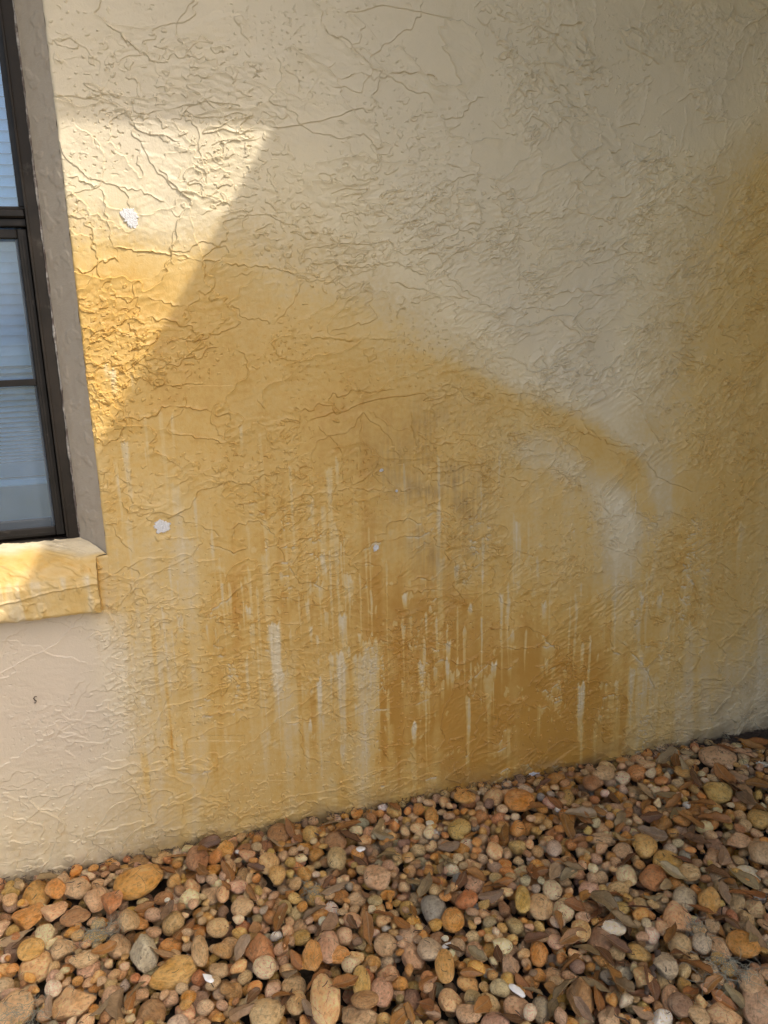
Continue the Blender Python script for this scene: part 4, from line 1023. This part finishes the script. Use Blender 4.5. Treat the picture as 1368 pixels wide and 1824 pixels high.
def leaf_mesh(seed):
    R = np.random.default_rng(seed); nu, nv = 19, 9
    u, v = np.meshgrid(np.linspace(-1, 1, nu), np.linspace(-1, 1, nv)); asp = R.uniform(.34, .50)
    w = asp*np.power(np.clip(1-np.abs(u)**R.uniform(1.9, 2.6), 0, 1), R.uniform(.62, .9))*(1+.10*np.sin(u*R.uniform(5, 9)+R.uniform(0, 6)))*(1+.18*u*R.choice([-1, 1])) + .004
    y = v*w; bend = R.uniform(-.35, .35); fold = R.uniform(.1, .75); curl = R.uniform(-.22, .35)
    z = fold*np.abs(y)**1.3*1.2 + bend*(u*u-.3)*.6 + curl*y*u + .05*np.sin(3*u+R.uniform(0, 6))*v + .02*pnoise(u*4+seed, v*3, seed)
    y = y + .10*np.sin(u*2+R.uniform(0, 6))
    P = np.stack([u, y, z], -1).reshape(-1, 3); L = np.stack([u, v*w, u*0], -1).reshape(-1, 3)
    T = np.array([0, 0, -.018]); n = len(P)
    i = (np.arange(nv-1)[:, None]*nu + np.arange(nu-1)[None, :]).ravel(); Q = np.stack([i, i+1, i+nu+1, i+nu], -1)
    # stalk
    sv, sf = tube([(-.98, P[nu*(nv//2), 1], P[nu*(nv//2), 2]), (-1.12, P[nu*(nv//2), 1]+.02, P[nu*(nv//2), 2]+.01), (-1.25, P[nu*(nv//2), 1]+.05, P[nu*(nv//2), 2]-.02)], [.018, .014, .016], None, None, 4)
    sv = np.array([list(q) for q in sv]); Vv = np.concatenate([P, P+T, sv]); Lc = np.concatenate([L, L, sv])
    ring = list(range(nu)) + [k*nu+nu-1 for k in range(1, nv)] + [(nv-1)*nu+k for k in range(nu-2, -1, -1)] + [k*nu for k in range(nv-2, 0, -1)]
    side = [(a, a+n, b+n, b) for a, b in zip(ring, ring[1:]+ring[:1])]
    Fs = [tuple(q) for q in Q] + [tuple(q[::-1]+n) for q in Q] + side + [tuple(q_+2*n for q_ in q) for q in sf]
    me = bpy.data.meshes.new('dead_leaf'); me.from_pydata(Vv.tolist(), [], [tuple(int(a) for a in q) for q in Fs]); me.materials.append(M_LEAF)
    me.polygons.foreach_set('use_smooth', [True]*len(Fs)); attr(me, 'lco', Lc, 'FLOAT_VECTOR'); me.update(); return me
LEAVES = [leaf_mesh(400+i) for i in range(14)]
LRUST, LGREY, LDARK, LTAN = (.27, .12, .032), (.25, .178, .098), (.13, .06, .024), (.36, .245, .125)
LN = {LRUST: 'glossy rust brown', LGREY: 'dull grey brown', LDARK: 'dark brown', LTAN: 'dry tan'}
LH = [(298,1625,48,80,LGREY),(327,1648,46,50,LRUST),(25,1658,50,10,LGREY),(85,1557,42,35,LGREY),(68,1553,34,5,LDARK),(210,1785,60,70,LGREY),(240,1765,40,35,LGREY),(184,1580,34,-50,LTAN),(260,1607,36,0,LRUST),
 (88,1790,30,75,LGREY),(178,1796,34,20,LGREY),(430,1803,44,30,LGREY),(318,1515,34,15,LRUST),(500,1629,48,65,LRUST),(370,1490,40,5,LDARK),(456,1545,30,-20,LDARK),(595,1577,50,0,LGREY),(560,1620,40,10,LGREY),
 (656,1440,20,60,LGREY),(683,1486,36,-20,LGREY),(735,1569,38,-70,LGREY),(768,1566,30,-20,LRUST),(820,1563,40,70,LDARK),(850,1552,36,10,LRUST),(868,1575,36,60,LRUST),(884,1577,36,5,LDARK),(790,1540,40,70,LGREY),(800,1504,36,15,LGREY),
 (690,1458,30,10,LRUST),(840,1732,36,10,LRUST),(850,1700,34,-30,LGREY),(773,1760,30,80,LDARK),(762,1750,34,40,LRUST),(860,1785,44,60,LRUST),(528,1710,36,-60,LRUST),(565,1742,40,40,LRUST),(553,1800,34,-50,LGREY),
 (810,1688,30,0,LDARK),(715,1640,36,-50,LRUST),(660,1590,34,10,LDARK),(640,1525,30,-35,LDARK),
 (1105,1470,28,60,LRUST),(1105,1457,40,80,LGREY),(1038,1453,44,-35,LRUST),(988,1424,30,-40,LRUST),(1162,1487,44,-5,LGREY),(1185,1410,40,10,LGREY),(1202,1445,32,75,LGREY),(1230,1462,44,-30,LRUST),(1095,1413,40,-60,LDARK),
 (1200,1425,36,55,LRUST),(1250,1430,40,0,LRUST),(1320,1404,48,-45,LTAN),(1330,1425,50,-50,LGREY),(1320,1385,40,-40,LTAN),(1345,1430,50,-60,LRUST),(1075,1605,58,-40,LGREY),(1110,1643,46,5,LGREY),(1000,1535,38,10,LRUST),(990,1550,44,60,LGREY),
 (1042,1594,32,60,LRUST),(1025,1608,36,15,LRUST),(1325,1560,50,-45,LGREY),(1297,1575,40,-40,LGREY),(1290,1590,34,-70,LGREY),(1280,1640,40,-40,LRUST),(1322,1590,38,40,LRUST),(1345,1590,34,-30,LRUST),(1020,1668,46,30,LRUST),(1045,1690,50,-35,LGREY),
 (955,1665,40,0,LDARK),(1095,1740,50,-50,LRUST),(1060,1738,46,-20,LRUST),(1105,1755,50,-40,LGREY),(935,1745,40,-45,LRUST),(985,1775,34,70,LGREY),(1040,1800,40,-40,LGREY),(1088,1800,34,70,LGREY),(1270,1750,36,50,LRUST),(1230,1760,38,60,LRUST),
 (1340,1675,40,80,LGREY),(1240,1495,44,-10,LDARK),(1235,1480,40,-80,LGREY),(1288,1520,44,85,LGREY),(1140,1615,36,20,LDARK),(1160,1745,50,-70,LDARK),(1310,1770,36,-40,LGREY),(1190,1362,34,-60,LRUST),(1205,1355,30,-80,LRUST),(1225,1330,22,30,LTAN),
 (1350,1310,44,15,LRUST),(1340,1325,40,-10,LRUST),(1362,1320,36,-50,LDARK),(1335,1305,36,50,LRUST),(1325,1340,34,0,LTAN),(1228,1370,40,-30,LGREY),(1240,1385,36,-60,LDARK),(1290,1380,44,-50,LRUST),(1300,1395,44,-70,LDARK),(1355,1395,46,20,LRUST)]
def leaf(px, py, ln, ang, col, x=None, y=None):
    if x is None:
        P = gp(px, py, .02); x, y = float(P[0]), min(float(P[1]), -.008)
    d = math.sqrt((x-CAM[0])**2+(y-CAM[1])**2+CAM[2]**2); L = ln*d/F/2*1.05
    # read the bed beneath the leaf
    yaw = rad(ang) - math.atan2(x-CAM[0], y-CAM[1])
    pts = []
    for t in (-.8, -.4, 0, .4, .8):
        for w in (-.3, 0, .3):
            qx = x+math.cos(yaw)*t*L-math.sin(yaw)*w*L; qy = y+math.sin(yaw)*t*L+math.cos(yaw)*w*L
            i = min(NXH-1, max(0, int((qx-HX0)/CELL))); j = min(NYH-1, max(0, int((qy-HY0)/CELL))); pts.append((qx-x, qy-y, HM[j, i]))
    A = np.array([[a, b, 1] for a, b, c in pts]); c = np.linalg.lstsq(A, np.array([p[2] for p in pts]), rcond=None)[0]
    gx_, gy_ = np.clip(c[0], -.5, .5), np.clip(c[1], -.5, .5)
    res = max(p[2]-(gx_*p[0]+gy_*p[1]+c[2]) for p in pts)
    nrm = Vector((-gx_, -gy_, 1)).normalized(); z = c[2]+res*.8+.004
    q = nrm.to_track_quat('Z', 'Y').to_matrix()
    q = Vector((0, 0, 1)).rotation_difference(nrm).to_matrix() @ Matrix.Rotation(yaw, 3, 'Z') @ Matrix.Rotation(random.uniform(-.25, .25), 3, 'X')
    o = bpy.data.objects.new('dead_leaf', random.choice(LEAVES)); COL.objects.link(o)
    if random.random() < .3: q = q @ Matrix.Rotation(math.pi, 3, 'X')
    o.matrix_world = Matrix.Translation((x, min(y, -.004), z)) @ q.to_4x4() @ Matrix.Diagonal((L, L, L, 1))
    k = random.uniform(.8, 1.25); o.color = (col[0]*k, col[1]*k*random.uniform(.9, 1.1), col[2]*k, 1)
    px, py = proj(np.array(x), np.array(y), np.array(z)); sz = 'long' if ln > 42 else ('small' if ln < 30 else 'medium')
    tag(o, describe(f'{sz} {LN[col]} leaf', float(px), float(py)), 'leaf', 'dead leaves scattered on the pebbles')
for a in LH: leaf(*a)
n = 0
while n < 110:
    px = random.uniform(0, 1368); py = random.uniform(1330, 1822)
    P = gp(px, py, .01)
    if BAN[min(NYH-1, max(0, int((P[1]-HY0)/CELL))), min(NXH-1, max(0, int((P[0]-HX0)/CELL)))]: continue
    if P[1] > -.01 or random.random() > .12+.88*(px/1368): continue
    leaf(px, py, random.uniform(24, 50), random.uniform(-90, 90), random.choices((LRUST, LGREY, LDARK, LTAN), (.42, .26, .22, .10))[0]); n += 1

# ------------------------------------------------------------------ twigs, moss, shells
def ground_at(x, y):
    return float(HM[min(NYH-1, max(0, int((y-HY0)/CELL))), min(NXH-1, max(0, int((x-HX0)/CELL)))])
def stick(px0, py0, px1, py1, r, label):
    a, b = gp(px0, py0, .02), gp(px1, py1, .02); pts = []
    for k in range(9):
        t = k/8; x = a[0]+(b[0]-a[0])*t + .004*math.sin(k*1.7); y = min(-.006, a[1]+(b[1]-a[1])*t + .003*math.cos(k*2.3)); pts.append([x, y, ground_at(x, y)+r])
    for _ in range(3):
        for k in range(1, 8): pts[k][2] = max(pts[k][2]*.3+.35*(pts[k-1][2]+pts[k+1][2]), pts[k][2]*.5+.25*(pts[k-1][2]+pts[k+1][2]))
    o = tube(pts, [r*(1-.05*k)*(1+.15*math.sin(k*2.1)) for k in range(9)], M_TWIG, 'twig'); tag(o, label, 'twig', 'twigs lying on the gravel')
stick(1172, 1700, 1150, 1770, .0065, 'thick dark knotted twig below the right middle pebbles')
stick(1040, 1478, 1125, 1490, .0018, 'thin dark twig right of the chipped mustard stone')
stick(1280, 1590, 1310, 1660, .0016, 'thin black twig by the olive mustard stone')
stick(1228, 1345, 1240, 1362, .0016, 'pale short twig left of the tan oval on soil')
stick(1150, 1818, 1090, 1800, .0018, 'thin tan twig along the bottom right edge')
stick(560, 1480, 660, 1462, .0017, 'thin dark twig lying along the wall foot')
stick(890, 1395, 960, 1385, .0016, 'thin dark twig by the wall above the orange stone')
stick(1245, 1400, 1228, 1372, .0014, 'thin curved twig beside the square mustard stone')

def moss(px, py, w, n, label, seed):
    R = random.Random(seed); P = gp(px, py, .02); s = float(np.linalg.norm(P-CAM))/F*w/2; V = []; Fs = []
    for _ in range(n):
        x = P[0]+R.gauss(0, .45)*s; y = min(-.006, P[1]+R.gauss(0, .35)*s); z = ground_at(x, y)+R.uniform(.001, .008)
        a = R.uniform(0, 6.28); pts = []; L = R.uniform(.25, .75)*s/5
        da = R.uniform(-.7, .7)
        for k in range(6):
            pts.append((x, min(y, -.004), max(z, ground_at(x, y)+.0008))); a += da+R.uniform(-.5, .5); x += L*math.cos(a); y += L*math.sin(a); z += R.uniform(-.003, .003)
        v, f_ = tube(pts, .00034, None, None, None, 4); o = len(V); V += [tuple(q) for q in v]; Fs += [tuple(i+o for i in q) for q in f_]
    me = bpy.data.meshes.new('moss_tuft'); me.from_pydata(V, [], Fs); me.materials.append(M_MOSS); me.update()
    tag(obj('moss_tuft', me), label, 'moss', 'grey moss wisps on the gravel')
moss(178, 1655, 66, 150, 'wispy grey moss above the rough grey standing stone', 1)
moss(1300, 1725, 90, 170, 'wispy grey moss tuft in the lower right gravel', 2)
moss(1243, 1650, 50, 90, 'wispy grey moss right of the angular peach tan stone', 3)
moss(550, 1577, 44, 70, 'small grey moss wisp above the round mustard stone', 4)
moss(40, 1812, 80, 110, 'dark mossy mat over the large tan bottom left stone', 5)
# loose needles and crumbs heaped against the wall: too many to count
V = []; Fs = []; R = random.Random(5)
for _ in range(2000):
    t = R.random(); 
    if t < .45: x = R.uniform(-.45, 1.9); y = -abs(R.gauss(0, .012))-.004
    elif t < .75: x = R.gauss(1.62, .13); y = -abs(R.gauss(.04, .05))-.004
    else: x = R.uniform(-.45, 1.9); y = -R.uniform(.0, .8)-.004
    if x > 1.93: continue
    z = ground_at(x, y)+.001; a = R.uniform(0, 6.28); L = R.uniform(.004, .013); c = R.uniform(-.3, .3)
    pts = [(x+L*k*math.cos(a+c*k)*.5, min(-.003, y+L*k*math.sin(a+c*k)*.5), z+R.uniform(0, .003)) for k in range(4)]
    v, f_ = tube(pts, R.uniform(.0004, .0010), None, None, None, 4); o = len(V); V += [tuple(q) for q in v]; Fs += [tuple(i+o for i in q) for q in f_]
me = bpy.data.meshes.new('plant_litter'); me.from_pydata(V, [], Fs); me.materials.append(M_TWIG); me.update()
tag(obj('plant_litter', me), 'fine dark plant litter gathered along the foot of the wall', 'litter', kind='stuff')

def shell(px, py, w, h, label, seed):
    P = gp(px, py, .02); x, y = float(P[0]), min(-.01, float(P[1])); s = float(np.linalg.norm(P-CAM))/F
    V, Fs = shape(2, seed, 3); me = mesh_np('shell', V*np.array([w*s/2, h*s/2*1.2, .003]), Fs, True, M_SHELL)
    o = obj('shell_fragment', me); o.location = (x, y, ground_at(x, y)+.003); o.rotation_euler = (.2, .15, .5*seed)
    tag(o, label, 'shell', 'white fragments on the gravel')
shell(921, 1757, 15, 24, 'bright white shell fragment above the wide pink stone', 1)
shell(372, 1742, 14, 20, 'white broken fragment right of the long cracked mustard stone', 2)
shell(422, 1499, 12, 8, 'small white fragment near the wall above the brown pebbles', 3)
shell(800, 1672, 12, 26, 'narrow white fragment beneath the bright orange stone', 4)
shell(642, 1512, 16, 14, 'small white fragment right of the orange brown block', 5)
